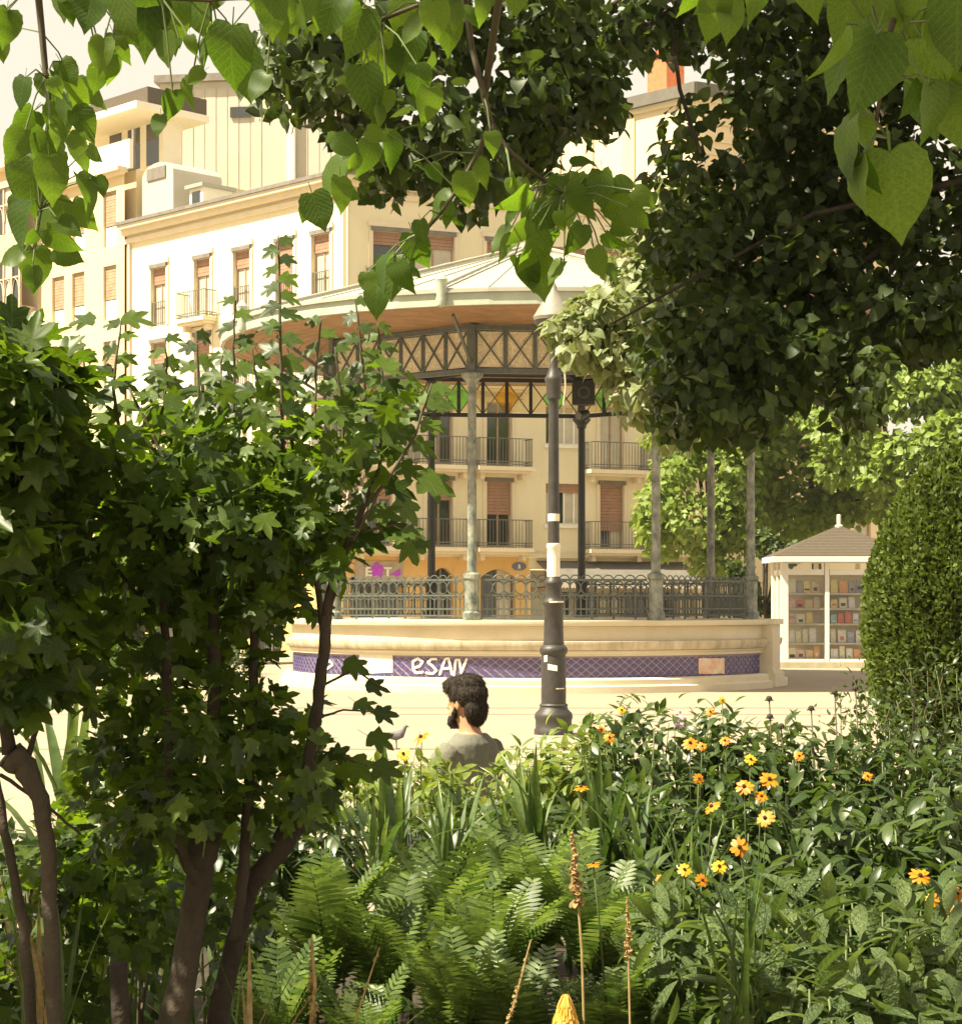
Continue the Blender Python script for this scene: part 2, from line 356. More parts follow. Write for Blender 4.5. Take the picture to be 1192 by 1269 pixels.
def foliage(root, pos, R, shapes, m, n_single=300, name='leaf', rest='foliage', meshes=None, rest_shapes=None):
    """the leaves that show largest are leaf parts, the rest one mass"""
    pos=np.asarray(pos,float); n=len(pos)
    size=np.linalg.norm(R[:,:,1],axis=1)/np.maximum(pos[:,1],.3)
    u=CX+pos[:,0]/np.maximum(pos[:,1],.1)*FPX; v=HZ-(pos[:,2]-EYE)/np.maximum(pos[:,1],.1)*FPX
    vis=(u>-20)&(u<1212)&(v>-20)&(v<1290)&(pos[:,1]>.5)
    order=np.argsort(-(size*vis+1e-6*RNG.random(n)))
    k=min(n_single,int(vis.sum()))
    if n-k<12: k=n if n<=n_single else k
    a,b=order[:k],order[k:]
    if meshes is None: meshes=[leaf_mesh(name,s,m) for s in shapes]
    singles(name,pos[a],R[a],meshes,root)
    if len(b): joined(rest,pos[b],R[b],rest_shapes or shapes,m,root)
def in_ell(c, r, n, shell=.0):
    d=RNG.normal(size=(n,3)); d/=np.linalg.norm(d,axis=1,keepdims=True)
    rad=(shell+(1-shell)*RNG.random(n))**(1/2.2) if shell==0 else (shell+(1-shell)*RNG.random(n))
    return np.array(c)+d*rad[:,None]*np.array(r), d
def rnd(n,s=1.): return RNG.normal(size=(n,3))*s
# ------------------------------------------------------------------ the ground
M['kerb2']=mat('grey paving band',(.24,.19,.135),.9,var=.12,scale=2)
def sheet(name, m, x0,x1,y0,y1,z, nx=1,ny=1, bump=0., kind='structure'):
    mb=MB(); vs=[]
    for j in range(ny+1):
        for i in range(nx+1):
            x=x0+(x1-x0)*i/nx; y=y0+(y1-y0)*j/ny
            vs.append((x,y,z+(mnoise.noise(Vector((x*1.3,y*1.3,0)))*bump if bump else 0)))
    mb.add(vs,[(j*(nx+1)+i,j*(nx+1)+i+1,(j+1)*(nx+1)+i+1,(j+1)*(nx+1)+i) for j in range(ny) for i in range(nx)],True)
    o=mb.build(name,m); o['kind']=kind; return o
sheet('plaza_paving', M['paving'], -400,400,-60,900,0)
for y in (12.5,21.7,23.9,31.5,33.5):
    sheet('paving_band',M['kerb2'],-60,60,y,y+.32,.004)
sheet('garden_soil', M['soil'], -7,7,1.6,9.6,.07, 40,30,.05)
kb=MB(); kb.box((0,9.72,.08),(14.3,.2,.16)); kb.box((0,1.5,.08),(14.3,.2,.16)); kb.box((-7.12,5.61,.08),(.2,8.0,.16)); kb.box((7.12,5.61,.08),(.2,8.0,.16))
o=kb.build('garden_kerb',M['kerb']); o['kind']='structure'

# ------------------------------------------------------------------ bandstand
BX,BY,BR=1.185,44.6,5.0
ROT=math.radians(-15.9)
bst=thing('bandstand','octagonal iron bandstand with pale stone platform, railing and overhanging roof','bandstand',(BX,BY,0))
def bp(r,th,z): return Vector((BX+r*math.sin(th),BY-r*math.cos(th),z))
c=(BX,BY,0)
MB().lathe([(5.78,-.05),(5.78,.14),(5.70,.17),(5.70,.27),(5.64,.31),(5.5,.31)],c,96).build('base_step',M['stone'],bst)
MB().lathe([(5.46,.30),(5.46,.76)],c,96).build('band_backing',M['grout'],bst)
MB().lathe([(5.46,.745),(5.53,.75),(5.53,.80),(5.56,.83),(5.56,.86)],c,96).build('band_frame',M['stone'],bst)
MB().lathe([(5.44,.863),(5.60,.868),(5.64,.92),(5.66,1.0),(5.66,1.045),(5.52,1.06)],c,96).build('ledge',M['stain'],bst)
MB().lathe([(5.50,1.055),(5.50,1.33),(5.54,1.35)],c,96).build('parapet',M['stone'],bst)
MB().lathe([(5.50,1.352),(5.64,1.36),(5.66,1.40),(5.66,1.465),(0.01,1.475)],c,96).build('platform_slab',M['stone'],bst)
for th in (math.radians(66),math.radians(170)):
    p=bp(5.56,th,0); pil=MB()
    pil.box((p.x,p.y,.72),(.62,.34,1.30),rz=th); pil.box((p.x,p.y,1.42),(.72,.46,.115),rz=th); pil.box((p.x,p.y,.16),(.74,.50,.30),rz=th); pil.box((p.x,p.y,.335),(.68,.42,.05),rz=th)
    pil.build('pilaster',M['stone'],bst)
stp=MB()
for k in range(7): 
    a0,a1=math.radians(174),math.radians(200); r=5.66+.30*(7-k); z=.205*(k+1)
    stp.add([bp(5.6,a0,z-.205),bp(r,a0,z-.205),bp(r,a1,z-.205),bp(5.6,a1,z-.205),bp(5.6,a0,z),bp(r,a0,z),bp(r,a1,z),bp(5.6,a1,z)],[(0,1,2,3),(4,5,6,7),(0,1,5,4),(1,2,6,5),(2,3,7,6),(3,0,4,7)])
stp.build('steps',M['stone'],bst)
# tile band: lattice of diamonds, every diamond its own tile
tw,thh=.205,.155
tb=bpy.data.objects.new('tile_band',None); C.objects.link(tb); tb.parent=bst; ROOT_LOC[tb.name]=rloc(bst)
def diamond(w,h,cut=None):
    m=MB(); t=.012
    pts=[(0,-h/2),(w/2,0),(0,h/2),(-w/2,0)]
    if cut=='top': pts=[(0,-h/2),(w/2,0),(-w/2,0)]
    if cut=='bot': pts=[(w/2,0),(0,h/2),(-w/2,0)]
    n=len(pts); q=[(x,0,z) for x,z in pts]+[(x*.93,-t,z*.93) for x,z in pts]
    m.add(q,[tuple(range(n,2*n))]+[(i,(i+1)%n,n+(i+1)%n,n+i) for i in range(n)])
    return m.mesh('tile')
dm={k:diamond(tw-.046,thh-.036,k) for k in (None,'top','bot')}
for k in dm: dm[k].materials.append(M['tile'])
dth=tw/5.46; th=math.radians(-88); tiles=[]; i=0
z0,z1=.315,.742; rows=[z0+thh*k/2 for k in range(0,6)]
while th<math.radians(62):
    for j in range(6):
        z=rows[j]
        off=0 if j%2==0 else .5
        kk='bot' if j==0 else ('top' if z+thh/2>z1 else None)
        tiles.append((th+off*dth,z,kk))
    th+=dth
tiles.sort(key=lambda t:abs(t[0]-math.radians(-8)))
rest_t=MB()
for n_,(t,z,kk) in enumerate(tiles):
    p=bp(5.462,t,z)-Vector((BX,BY,0))
    if n_<300:
        o=bpy.data.objects.new('tile',dm[kk]); C.objects.link(o); o.parent=tb; o.location=p; o.rotation_euler=(0,0,t)
    else:
        Rm=Matrix.Rotation(t,3,'Z'); me=dm[kk]
        rest_t.add([Rm@v.co+p+Vector((BX,BY,0)) for v in me.vertices],[tuple(q.vertices) for q in me.polygons])
if rest_t.v: o=rest_t.build('tile',M['tile'],tb); o['kind']='stuff'
# papers and graffiti on the band
def on_band(u,z,r=5.50): return bp(r,u,z)
def th_at(px,r=5.48):
    k=(px-CX)/FPX; best=0; bd=9
    for i in range(-900,760,4):
        t=math.radians(i/10); p=bp(r,t,0); d=abs(p.x/p.y-k)
        if d<bd: bd=d; best=t
    return best
def z_at(py,th,r=5.48): return EYE+(HZ-py)/FPX*bp(r,th,0).y
def patch(name,x0,x1,y0,y1,m,label):
    t0,t1=th_at(x0),th_at(x1); mb=MB(); n=5; vs=[]
    rr=random.Random(x0)
    for r in (5.478,5.484):
        for i in range(n+1):
            t=t0+(t1-t0)*i/n
            vs.append(bp(r,t,z_at(y1,t)+rr.uniform(-.012,.012))); vs.append(bp(r,t,z_at(y0,t)+rr.uniform(-.012,.012)))
    k=2*(n+1); fs=[]
    for i in range(n): fs.append((k+2*i,k+2*i+2,k+2*i+3,k+2*i+1)); fs.append((2*i+1,2*i+3,2*i+2,2*i)); fs.append((2*i,2*i+2,k+2*i+2,k+2*i)); fs.append((2*i+1,k+2*i+1,k+2*i+3,2*i+3))
    fs.append((0,k,k+1,1)); fs.append((2*n,2*n+1,k+2*n+1,k+2*n))
    mb.add(vs,fs); tag(mb.build(name,m,tb),label)
M['paper']=mat('torn white paper',(.74,.68,.55),.9,var=.06,scale=8)
M['paper2']=mat('pink stained paper',(.66,.33,.22),.9,col2=(.74,.66,.50),scale=4)
patch('paper_patch',445,487,811,834,M['paper'],'large torn white paper patch on tiles')
patch('paper_patch',866,898,816,835,M['paper2'],'pink stained paper patch on tiles')
M['spray']=mat('white spray paint',(.74,.70,.60),.7)
def stroke(pts,w=.05):
    mb=MB(); q=[]
    for x,y in pts:
        t=th_at(x); q.append((t,z_at(y,t)))
    for i in range(len(q)-1):
        a=bp(5.488,*q[i]); b=bp(5.488,*q[i+1]); mb.bar(a,b,.014,w)
    for t,z in q: mb.ell(bp(5.486,t,z),(w/2,.008,w/2),8,4,Matrix.Rotation(t,3,'Z'))
    return mb
for pts in ([(512,828),(520,826),(524,820),(518,816),(512,820),(511,829),(516,834),(524,833)],[(542,817),(534,817),(531,821),(536,826),(540,831),(536,835),(528,834)],
            [(545,836),(551,817),(555,816),(560,836)],[(547,829),(558,828)],[(563,837),(566,818),(569,818),(572,834),(578,817)],[(403,823),(409,819),(413,824),(406,829)]):
    stroke(pts).build('graffiti_stroke',M['spray'],tb)
# columns
colth=[ROT+math.radians(45*k) for k in range(8)]
for k,t in enumerate(colth):
    front=math.cos(t)>.2
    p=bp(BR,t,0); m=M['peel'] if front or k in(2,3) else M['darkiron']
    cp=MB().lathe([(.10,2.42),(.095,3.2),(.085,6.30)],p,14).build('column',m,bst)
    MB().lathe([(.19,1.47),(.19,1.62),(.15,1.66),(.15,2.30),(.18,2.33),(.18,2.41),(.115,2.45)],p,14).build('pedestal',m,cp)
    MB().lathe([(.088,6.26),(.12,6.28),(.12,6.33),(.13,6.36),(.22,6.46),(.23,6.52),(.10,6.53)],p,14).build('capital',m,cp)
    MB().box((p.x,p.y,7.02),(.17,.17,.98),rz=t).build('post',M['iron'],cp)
    br=MB(); br.bar(bp(BR+.1,t,6.75),bp(BR+1.35,t,7.53),.05,.07); br.build('bracket',M['iron'],cp)
# frieze between the columns, railing between the pedestals
M['frost']=leafmat('frosted beige glass',(.74,.68,.57),(.78,.72,.60),(1.3,1.3,1.25),.62,.4)
def tglass(name,col): return leafmat(name,col,tuple(c*1.1 for c in col),(1.6,1.5,1.3),.6,.3)

def stained(name,tint,op=.25):
    m=bpy.data.materials.new(name); m.use_nodes=True; n=m.node_tree; b=n.nodes['Principled BSDF']; b.inputs['Base Color'].default_value=tuple(tint)+(1,); b.inputs['Roughness'].default_value=.25
    t=n.nodes.new('ShaderNodeBsdfTransparent'); t.inputs[0].default_value=tuple(tint)+(1,); x=n.nodes.new('ShaderNodeMixShader'); x.inputs[0].default_value=op
    n.links.new(t.outputs[0],x.inputs[1]); n.links.new(b.outputs[0],x.inputs[2]); n.links.new(x.outputs[0],n.nodes['Material Output'].inputs[0]); return m
M['gy']=stained('amber glass',(1.0,.78,.26)); M['gg']=stained('green glass',(.58,.95,.42))
M['clear']=stained('pale cream glass',(.98,.93,.80),.15)
NB=6
bal_budget=300
for k in range(8):
    ta,tb_=colth[k],colth[k]+math.radians(45)
    A,B=bp(BR,ta,0),bp(BR,tb_,0); mid=(ta+tb_)/2
    d=(B-A); L=d.length; d.normalize(); ang=math.atan2(d.y,d.x)
    nrm=Vector((math.sin(mid),-math.cos(mid),0)); front=nrm.y<-.1
    W=lambda u,z,o=0: A+d*u+Vector((0,0,z))+nrm*o
    fz=bpy.data.objects.new('frieze',None); C.objects.link(fz); fz.parent=bst; ROOT_LOC[fz.name]=rloc(bst)
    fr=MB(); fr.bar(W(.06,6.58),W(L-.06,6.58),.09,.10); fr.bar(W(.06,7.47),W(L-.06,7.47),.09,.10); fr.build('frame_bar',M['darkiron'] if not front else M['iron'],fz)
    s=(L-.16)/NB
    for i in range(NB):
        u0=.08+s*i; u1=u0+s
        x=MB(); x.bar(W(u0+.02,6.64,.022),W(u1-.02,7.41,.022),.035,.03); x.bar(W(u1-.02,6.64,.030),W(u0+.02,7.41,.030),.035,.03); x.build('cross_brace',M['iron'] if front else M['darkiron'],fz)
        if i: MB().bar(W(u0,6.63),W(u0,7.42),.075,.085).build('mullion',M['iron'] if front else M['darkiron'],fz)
        um=(u0+u1)/2; zc=7.02
        def tri(pts,m,lab=None):
            a=[W(u,z,.004) for u,z in pts]; b=[W(u,z,-.004) for u,z in pts]; n=len(pts)
            mb=MB().add(a+b,[tuple(range(n)),tuple(range(2*n-1,n-1,-1))]+[(j,n+j,n+(j+1)%n,(j+1)%n) for j in range(n)])
            o=mb.build('glass_pane',m,fz); 
            if lab: o['label']=lab
        base=M['frost'] if front else M['clear']
        cl=[M['gy'],M['gg']] if not front else [base,base]
        a_,b_=u0+.035,u1-.035
        tri([(a_,6.66),(b_,6.66),(um,zc)],base); tri([(b_,7.39),(a_,7.39),(um,zc)],base)
        lm=cl[((i+1)//2)%2] if not front else base; rm=cl[((i+2)//2)%2] if not front else base
        ml=(lm if i%2 else base); mr=(rm if i%2==0 else base)
        tri([(a_,6.66),(um,zc),(a_,7.39)],ml,'coloured half diamond pane' if ml in cl and not front else None); tri([(b_,7.39),(um,zc),(b_,6.66)],mr,'coloured half diamond pane' if mr in cl and not front else None)
    # railing (left open at the steps)
    if k==4: continue
    rl=bpy.data.objects.new('railing',None); C.objects.link(rl); rl.parent=bst; ROOT_LOC[rl.name]=rloc(bst)
    rb=MB()
    for z in (1.56,1.70,1.98,2.30): rb.bar(W(.19,z),W(L-.19,z),.04,.035 if z<2.2 else .045)
    rb.build('rail',M['iron'],rl)
    n=30; sp=(L-.40)/n
    if front or k in(1,6):
        for i in range(n+1):
            u=.20+sp*i; big=i%4==0
            MB().bar(W(u,1.49 if big else 1.56),W(u,2.33 if big else 1.985),.028 if not big else .045).build('baluster',M['iron'],rl)
    else:
        m_=MB()
        for i in range(n+1):
            u=.20+sp*i; big=i%4==0; m_.bar(W(u,1.49 if big else 1.56),W(u,2.33 if big else 1.985),.028 if not big else .045)
        m_.build('baluster',M['iron'],rl)
    rg=MB()
    for i in range(0,n,2):
        u=.20+sp*(i+1); R_=.115 if i%4 else .115
        ring=[W(u+R_*math.cos(a),2.14+.13*math.sin(a)) for a in np.linspace(0,2*PI,13)]; rg.tube(ring,.014,4,False)
        arch=[W(u+sp*.95*math.cos(a),2.30+.10*math.sin(a)) for a in np.linspace(0,PI,8)]; rg.tube(arch,.012,4,False)
        half=[W(u+.085*math.cos(a),1.98-.09*math.sin(a)) for a in np.linspace(0,PI,7)]; rg.tube(half,.011,4,False)
    rg.build('scroll_work',M['iron'],rl)
# roof: soffit, fascia, gutter lip, zinc panels and ridge ribs, finial
RE=7.05; APEX=Vector((BX,BY,9.95))
rf=bpy.data.objects.new('roof',None); C.objects.link(rf); rf.parent=bst; ROOT_LOC[rf.name]=rloc(bst)
for k in range(8):
    ta,tb_=colth[k],colth[k]+math.radians(45)
    a,b=bp(RE,ta,7.62),bp(RE,tb_,7.62); ia,ib=bp(BR+.02,ta,7.53),bp(BR+.02,tb_,7.53)
    NS=6; tt=[ta+(tb_-ta)*j/NS for j in range(NS+1)]
    def ringseg(name,m,prof):      # prof: closed (r,z) section swept over this eighth of the circle
        mb=MB(); n=len(prof); vs=[bp(r_,t,z_) for t in tt for r_,z_ in prof]
        fs=[(j*n+i,j*n+(i+1)%n,(j+1)*n+(i+1)%n,(j+1)*n+i) for j in range(NS) for i in range(n)]+[tuple(range(n-1,-1,-1)),tuple(NS*n+i for i in range(n))]
        return mb.add(vs,fs).build(name,m,rf)
    nb=10; r0=BR*.925
    for i in range(nb):          # boards of the soffit, one by one
        q0=r0+(RE-r0)*i/nb+.008; q1=r0+(RE-r0)*(i+1)/nb-.008; zq=lambda q: 7.545+(7.62-7.545)*(q-r0)/(RE-r0)
        ringseg('board',M['soffit'],[(q0,zq(q0)),(q1,zq(q1)),(q1,zq(q1)+.03+.004*(i%2)),(q0,zq(q0)+.03+.004*(i%2))])
    ringseg('fascia',M['fascia'],[(RE-.03,7.60),(RE+.05,7.60),(RE+.05,7.84),(RE-.03,7.84)])
    ringseg('gutter_lip',M['zinc'],[(RE-.06,7.842),(RE+.11,7.842),(RE+.11,7.90),(RE-.06,7.90)])
    e0,e1=bp(RE,ta,7.91),bp(RE,tb_,7.91)
    for j in range(NS):
        p0,p1=bp(RE,tt[j],7.91),bp(RE,tt[j+1],7.91); q0,q1=p0.lerp(APEX,.97),p1.lerp(APEX,.97); dz=Vector((0,0,.03))
        MB().hexa([p0,p1,q1,q0,p0+dz,p1+dz,q1+dz,q0+dz]).build('panel',M['zinc'],rf)
        if j: MB().bar(p0+Vector((0,0,.038)),q0+Vector((0,0,.038)),.022,.025).build('seam',M['zinc'],rf)
    # rope ridge rib with an ornament at the corner
    g=[e0.lerp(APEX,t)+Vector((0,0,.10)) for t in np.linspace(0,1,26)]
    MB().tube(g,[.042 if i%2 else .032 for i in range(26)],8).build('ridge_rib',M['zinc'],rf)
    q=bp(RE+.09,ta,0)
    MB().lathe([(.02,7.56),(.09,7.60),(.11,7.72),(.09,7.80),(.12,7.90),(.10,8.02),(.13,8.10),(.06,8.2),(.01,8.24)],(q.x,q.y,0),10).build('corner_ornament',M['fascia'],rf)
MB().lathe([(.35,9.8),(.30,10.05),(.12,10.12),(.16,10.25),(.05,10.4),(.01,10.8)],c,14).build('finial',M['zinc'],rf)
ce=MB(); pts=[bp(BR-.02,t,7.56) for t in colth]; ce.add(pts+[p+Vector((0,0,.05)) for p in pts],[tuple(range(8)),tuple(range(15,7,-1))]+[(i,(i+1)%8,8+(i+1)%8,8+i) for i in range(8)]); ce.build('ceiling',M['ceil'],bst)
bm_=MB()
for k in range(4): bm_.bar(bp(BR,colth[k],7.46+.016*k),bp(BR,colth[k+4],7.46+.016*k),.14,.12)
bm_.build('ceiling_beam',M['ceil'],bst)

# loudspeaker on a back column, spotlight below it
p=P(722,489,49.0)
ls=thing('loudspeaker','grey boxed loudspeaker mounted high on a rear bandstand column','loudspeaker',tuple(p+Vector((0,-.35,-.3))))
MB().box(p+Vector((0,-.35,0)),(.56,.34,.58)).build('cabinet',M['lampiron'],ls)
MB().box(p+Vector((0,-.53,0)),(.44,.02,.46)).build('grille',M['darkiron'],ls)
rr=MB(); rr.tube([p+Vector((.13*math.cos(a),-.55,.13*math.sin(a))) for a in np.linspace(0,2*PI,17)],.03,6,False); rr.build('cone_ring',M['iron'],ls)
MB().bar(p+Vector((.1,-.2,-.26)),p+Vector((.12,.1,-.26)),.05).build('bracket',M['darkiron'],ls)
p=P(721,515,48.9)
sp_=thing('spotlight','small dark spotlight below the loudspeaker on a bandstand column','spotlight',tuple(p+Vector((0,-.2,-.1))))
MB().tube([p+Vector((-.10,-.42,-.05)),p+Vector((.12,-.15,.05))],[.12,.09],10).build('housing',M['darkiron'],sp_)
MB().tube([p+Vector((-.10,-.425,-.05)),p+Vector((-.107,-.434,-.053))],[.10,.10],10).build('lens',M['glass'],sp_)
MB().bar(p+Vector((.08,-.2,-.1)),p+Vector((.12,.1,-.12)),.05).build('bracket',M['darkiron'],sp_)

M['rooftile2']=mat('weathered grey hood',(.20,.18,.15),.6,var=.2,scale=6)
# ------------------------------------------------------------------ lamp post
LY=26.8; LX=(686-CX)/FPX*LY
lp=thing('street_lamp','tall charcoal cast iron lamp post with conical hood and peeling stickers','street lamp',(LX,LY,0))
zz=lambda y: EYE+(HZ-y)/FPX*LY
lc=(LX,LY,0); s=1/90.
MB().lathe([(.27,0),(.27,.06),(.25,.09),(.25,zz(893)),(.265,zz(889)),(.255,zz(884)),(.20,zz(879)),(.19,zz(876)),(.20,zz(874)),(.18,zz(872))],lc,28).build('pedestal',M['lampiron'],lp)
MB().lathe([(.172,zz(873)),(.172,zz(822)),(.165,zz(812)),(.185,zz(810)),(.195,zz(807)),(.195,zz(804)),(.17,zz(801)),(.14,zz(799))],lc,28).build('lower_shaft',M['lampiron'],lp)
MB().lathe([(.142,zz(800)),(.146,zz(797)),(.137,zz(793)),(.130,zz(752)),(.155,zz(749)),(.155,zz(746)),(.125,zz(744)),(.112,zz(740)),(.112,zz(726)),(.128,zz(724)),(.128,zz(721)),(.10,zz(718)),(.085,zz(714))],lc,28).build('middle_shaft',M['lampiron'],lp)
MB().lathe([(.082,zz(716)),(.078,zz(640)),(.068,zz(495)),(.07,zz(494))],lc,20).build('upper_shaft',M['lampiron'],lp)
MB().lathe([(.068,zz(496)),(.10,zz(494)),(.105,zz(476)),(.12,zz(472)),(.12,zz(468)),(.095,zz(465)),(.06,zz(455)),(.055,zz(420)),(.10,zz(412)),(.14,zz(405)),(.05,zz(404))],lc,20).build('neck',M['lampiron'],lp)
lan=MB().lathe([(.27,zz(397)),(.285,zz(393)),(.20,zz(380)),(.11,zz(368)),(.05,zz(359)),(.04,zz(354)),(.015,zz(350))],lc,24).build('hood',M['rooftile2'],lp)
MB().lathe([(.02,zz(399)),(.25,zz(402)),(.27,zz(397.2))],lc,24).build('hood_underside',M['darkiron'],lan)
MB().lathe([(.13,zz(406)),(.20,zz(397)),(.02,zz(396.5))],lc,20).build('glass_bowl',M['glass'],lp)
MB().tube([Vector((LX+.06,LY-.05,zz(430))),Vector((LX+.14,LY-.08,zz(448))),Vector((LX+.16,LY-.08,zz(480))),Vector((LX+.13,LY-.06,zz(503)))],.012,6).build('cable',M['curtain'],lp)
MB().lathe([(.088,zz(720)),(.088,zz(690)),(.086,zz(680)),(.10,zz(678)),(.095,zz(674)),(.07,zz(673))],lc,20).build('poster_wrap',M['paper'],lp)
MB().lathe([(.082,zz(646)),(.083,zz(637)),(.06,zz(636.6))],lc,20).build('tape_ring',M['paper'],lp)
def curved_label(px,py,wpx,hpx,r,m,rot=0,name='sticker'):
    th=math.asin(max(-1,min(1,((px-686)/90.)/r))); z=zz(py); w2=wpx/180./r; vs=[]; n=4
    for rr_ in (r+.002,r+.005):
        for i in range(n+1):
            t=th-w2+2*w2*i/n; dz=rot*(i/n-.5)*hpx/90
            for e in (-1,1): vs.append((LX+rr_*math.sin(t),LY-rr_*math.cos(t),z+dz+e*hpx/180.))
    k=2*(n+1); fs=[(k+2*i,k+2*i+2,k+2*i+3,k+2*i+1) for i in range(n)]+[(2*i,2*i+2,k+2*i+2,k+2*i) for i in range(n)]+[(2*i+1,k+2*i+1,k+2*i+3,2*i+3) for i in range(n)]
    fs += [(0,k,k+1,1),(2*n,2*n+1,k+2*n+1,k+2*n)]
    MB().add(vs,fs).build(name,m,lp)
curved_label(684,827,12,7,.173,M['white'],-.3); curved_label(676,816,5,8,.173,M['paper'],.1); curved_label(694,853,12,1.3,.173,M['paper'],.2); curved_label(690,746,20,2,.157,M['paper'],.1)

# ------------------------------------------------------------------ book kiosk
KY=55.0; ks=KY/FPX
kx=lambda px:(px-CX)*ks
kz=lambda py: EYE+(HZ-py)*ks
K0,K1=kx(968),kx(1129); KD=1.9
ko=thing('book_kiosk','white framed glazed book kiosk with grey brown hipped roof','kiosk',((K0+K1)/2,KY+KD/2,0))
MB().box(((K0+K1)/2,KY+KD/2,.08),(K1-K0+.2,KD+.2,.18)).build('plinth',M['kerb'],ko)
fr=MB()
xs=[K0+.10,kx(1025),kx(1078),K1-.10]
for i,x in enumerate(xs):
    for y in (KY+.09,KY+KD-.09): fr.box((x,y,(kz(822)+kz(697))/2),(.20 if i in(0,3) else .12,.16,kz(697)-kz(822)))
for y in (KY+KD/2,): 
    for x in (K0+.10,K1-.10): fr.box((x,y,(kz(822)+kz(697))/2),(.16,.14,kz(697)-kz(822)))
zt=kz(709)
for y in (KY+.08,KY+KD-.08): 
    for a,b in zip(xs,xs[1:]): fr.box(((a+b)/2,y,zt),(b-a-.16,.10,.16)); fr.box(((a+b)/2,y,kz(820)),(b-a-.16,.12,.14))
for x in (K0+.10,K1-.10): fr.box((x,KY+KD/2,zt),(.10,KD-.36,.16)); fr.box((x,KY+KD/2,kz(820)),(.12,KD-.36,.14))
fr.build('frame',M['white'],ko)
eo=.24; zr=kz(696); mb=MB(); mb.box(((K0+K1)/2,KY+KD/2,zr+.07),(K1-K0+2*eo,KD+2*eo,.15)); mb.build('eaves',M['white'],ko)
rx0,rx1,ry0,ry1=K0-eo+.02,K1+eo-.02,KY-eo+.02,KY+KD+eo-.02; za=kz(650); ax=kx(1047); ay=KY+KD/2
rows=20; rfo=bpy.data.objects.new('roof',None); C.objects.link(rfo); rfo.parent=ko; ROOT_LOC[rfo.name]=rloc(ko)
zb=zr+.15
for q,(a,b) in enumerate([((rx0,ry0),(rx1,ry0)),((rx1,ry0),(rx1,ry1)),((rx1,ry1),(rx0,ry1)),((rx0,ry1),(rx0,ry0))]):
    a,b=Vector((*a,zb)),Vector((*b,zb)); ap=Vector((ax,ay,za))
    for i in range(rows):
        t0,t1=i/rows,(i+1)/rows*.999
        l0,l1=a.lerp(ap,t0),b.lerp(ap,t0); h0,h1=a.lerp(ap,t1),b.lerp(ap,t1); up=Vector((0,0,.022)); u1=Vector((0,0,.012))
        MB().hexa([l0,l1,h1,h0,l0+up,l1+up,h1+u1,h0+u1]).build('shingle_course',M['rooftile'],rfo)
MB().lathe([(.10,za-.08),(.12,za),(.05,za+.05),(.06,za+.10),(.06,za+.30),(.06,za+.32),(.02,za+.33)],(ax,ay,0),12).build('finial',M['whitewall'],ko)
sb=MB(); sy=KY+.15
shelf_py=[736,755,774,798,820]
for py in shelf_py[:-1]: sb.box(((K0+K1)/2,sy+.22,kz(py)),(K1-K0-.45,.55,.05))
sb.box(((K0+K1)/2,sy+.52,(kz(822)+zt)/2),(K1-K0-.45,.04,zt-kz(822)-.1))
sb.box(((K0+K1)/2,KY+.5,kz(820)),(K1-K0-.45,.5,.08))
sb.build('shelf',M['whitewall'],ko)
# side glass and front glass, thin
gm=bpy.data.materials.new('clear glass'); gm.use_nodes=True; n_=gm.node_tree; n_.nodes.clear()
o_=n_.nodes.new('ShaderNodeOutputMaterial'); t_=n_.nodes.new('ShaderNodeBsdfTransparent'); g_=n_.nodes.new('ShaderNodeBsdfGlossy'); g_.inputs['Roughness'].default_value=.02
f_=n_.nodes.new('ShaderNodeFresnel'); f_.inputs[0].default_value=1.3; x_=n_.nodes.new('ShaderNodeMixShader')
n_.links.new(f_.outputs[0],x_.inputs[0]); n_.links.new(t_.outputs[0],x_.inputs[1]); n_.links.new(g_.outputs[0],x_.inputs[2]); n_.links.new(x_.outputs[0],o_.inputs[0])
M['clearglass']=gm
for a,b in zip(xs,xs[1:]): MB().box(((a+b)/2,KY+.05,(zt+kz(820))/2),(b-a-.16,.012,zt-kz(820)-.28)).build('glass_pane',gm,ko); MB().box(((a+b)/2,KY+.09,(kz(697)+zt)/2+.04),(b-a-.16,.012,kz(697)-zt-.10)).build('glass_pane',gm,ko)
MB().box((K0+.10,KY+KD*.27,(zt+kz(820))/2),(.012,KD*.40,zt-kz(820)-.28)).build('glass_pane',gm,ko)
COLS={'orange':(.72,.33,.10),'yellow':(.75,.58,.20),'cream':(.76,.68,.48),'red':(.66,.16,.09),'white':(.78,.75,.66),'grey':(.30,.30,.30),'teal':(.30,.52,.47),'pink':(.74,.46,.40),'blue':(.34,.40,.55),'tan':(.62,.46,.26)}
CM={k:mat(k+' printed cover',tuple(min(.85,x*1.15+.06) for x in v),.5,col2=tuple(min(1,x*.75+.06) for x in v),scale=9) for k,v in COLS.items()}
M['print']=mat('dark cover print',(.10,.08,.07),.6,var=.4,scale=20)
rowname=['top','second','middle','fourth','bottom']; bayname=['left','centre','right']
rq=random.Random(5)
pal=[['cream','grey','yellow','tan','yellow','orange','cream'],['pink','red','tan','tan','orange','yellow','cream'],['pink','cream','yellow','yellow','grey','orange','cream'],['white','cream','cream','white','pink','cream','white'],['cream','pink','tan','orange','pink','cream','tan']]
palr=[['yellow','orange','grey','grey','orange','teal','tan'],['yellow','cream','white','blue','white','teal','pink'],['teal','red','red','white','grey','teal','cream'],['cream','white','blue','white','cream','grey','white'],['white','cream','white','orange','tan','grey','pink']]
ordw=['first','second','third','fourth','fifth','sixth','seventh']
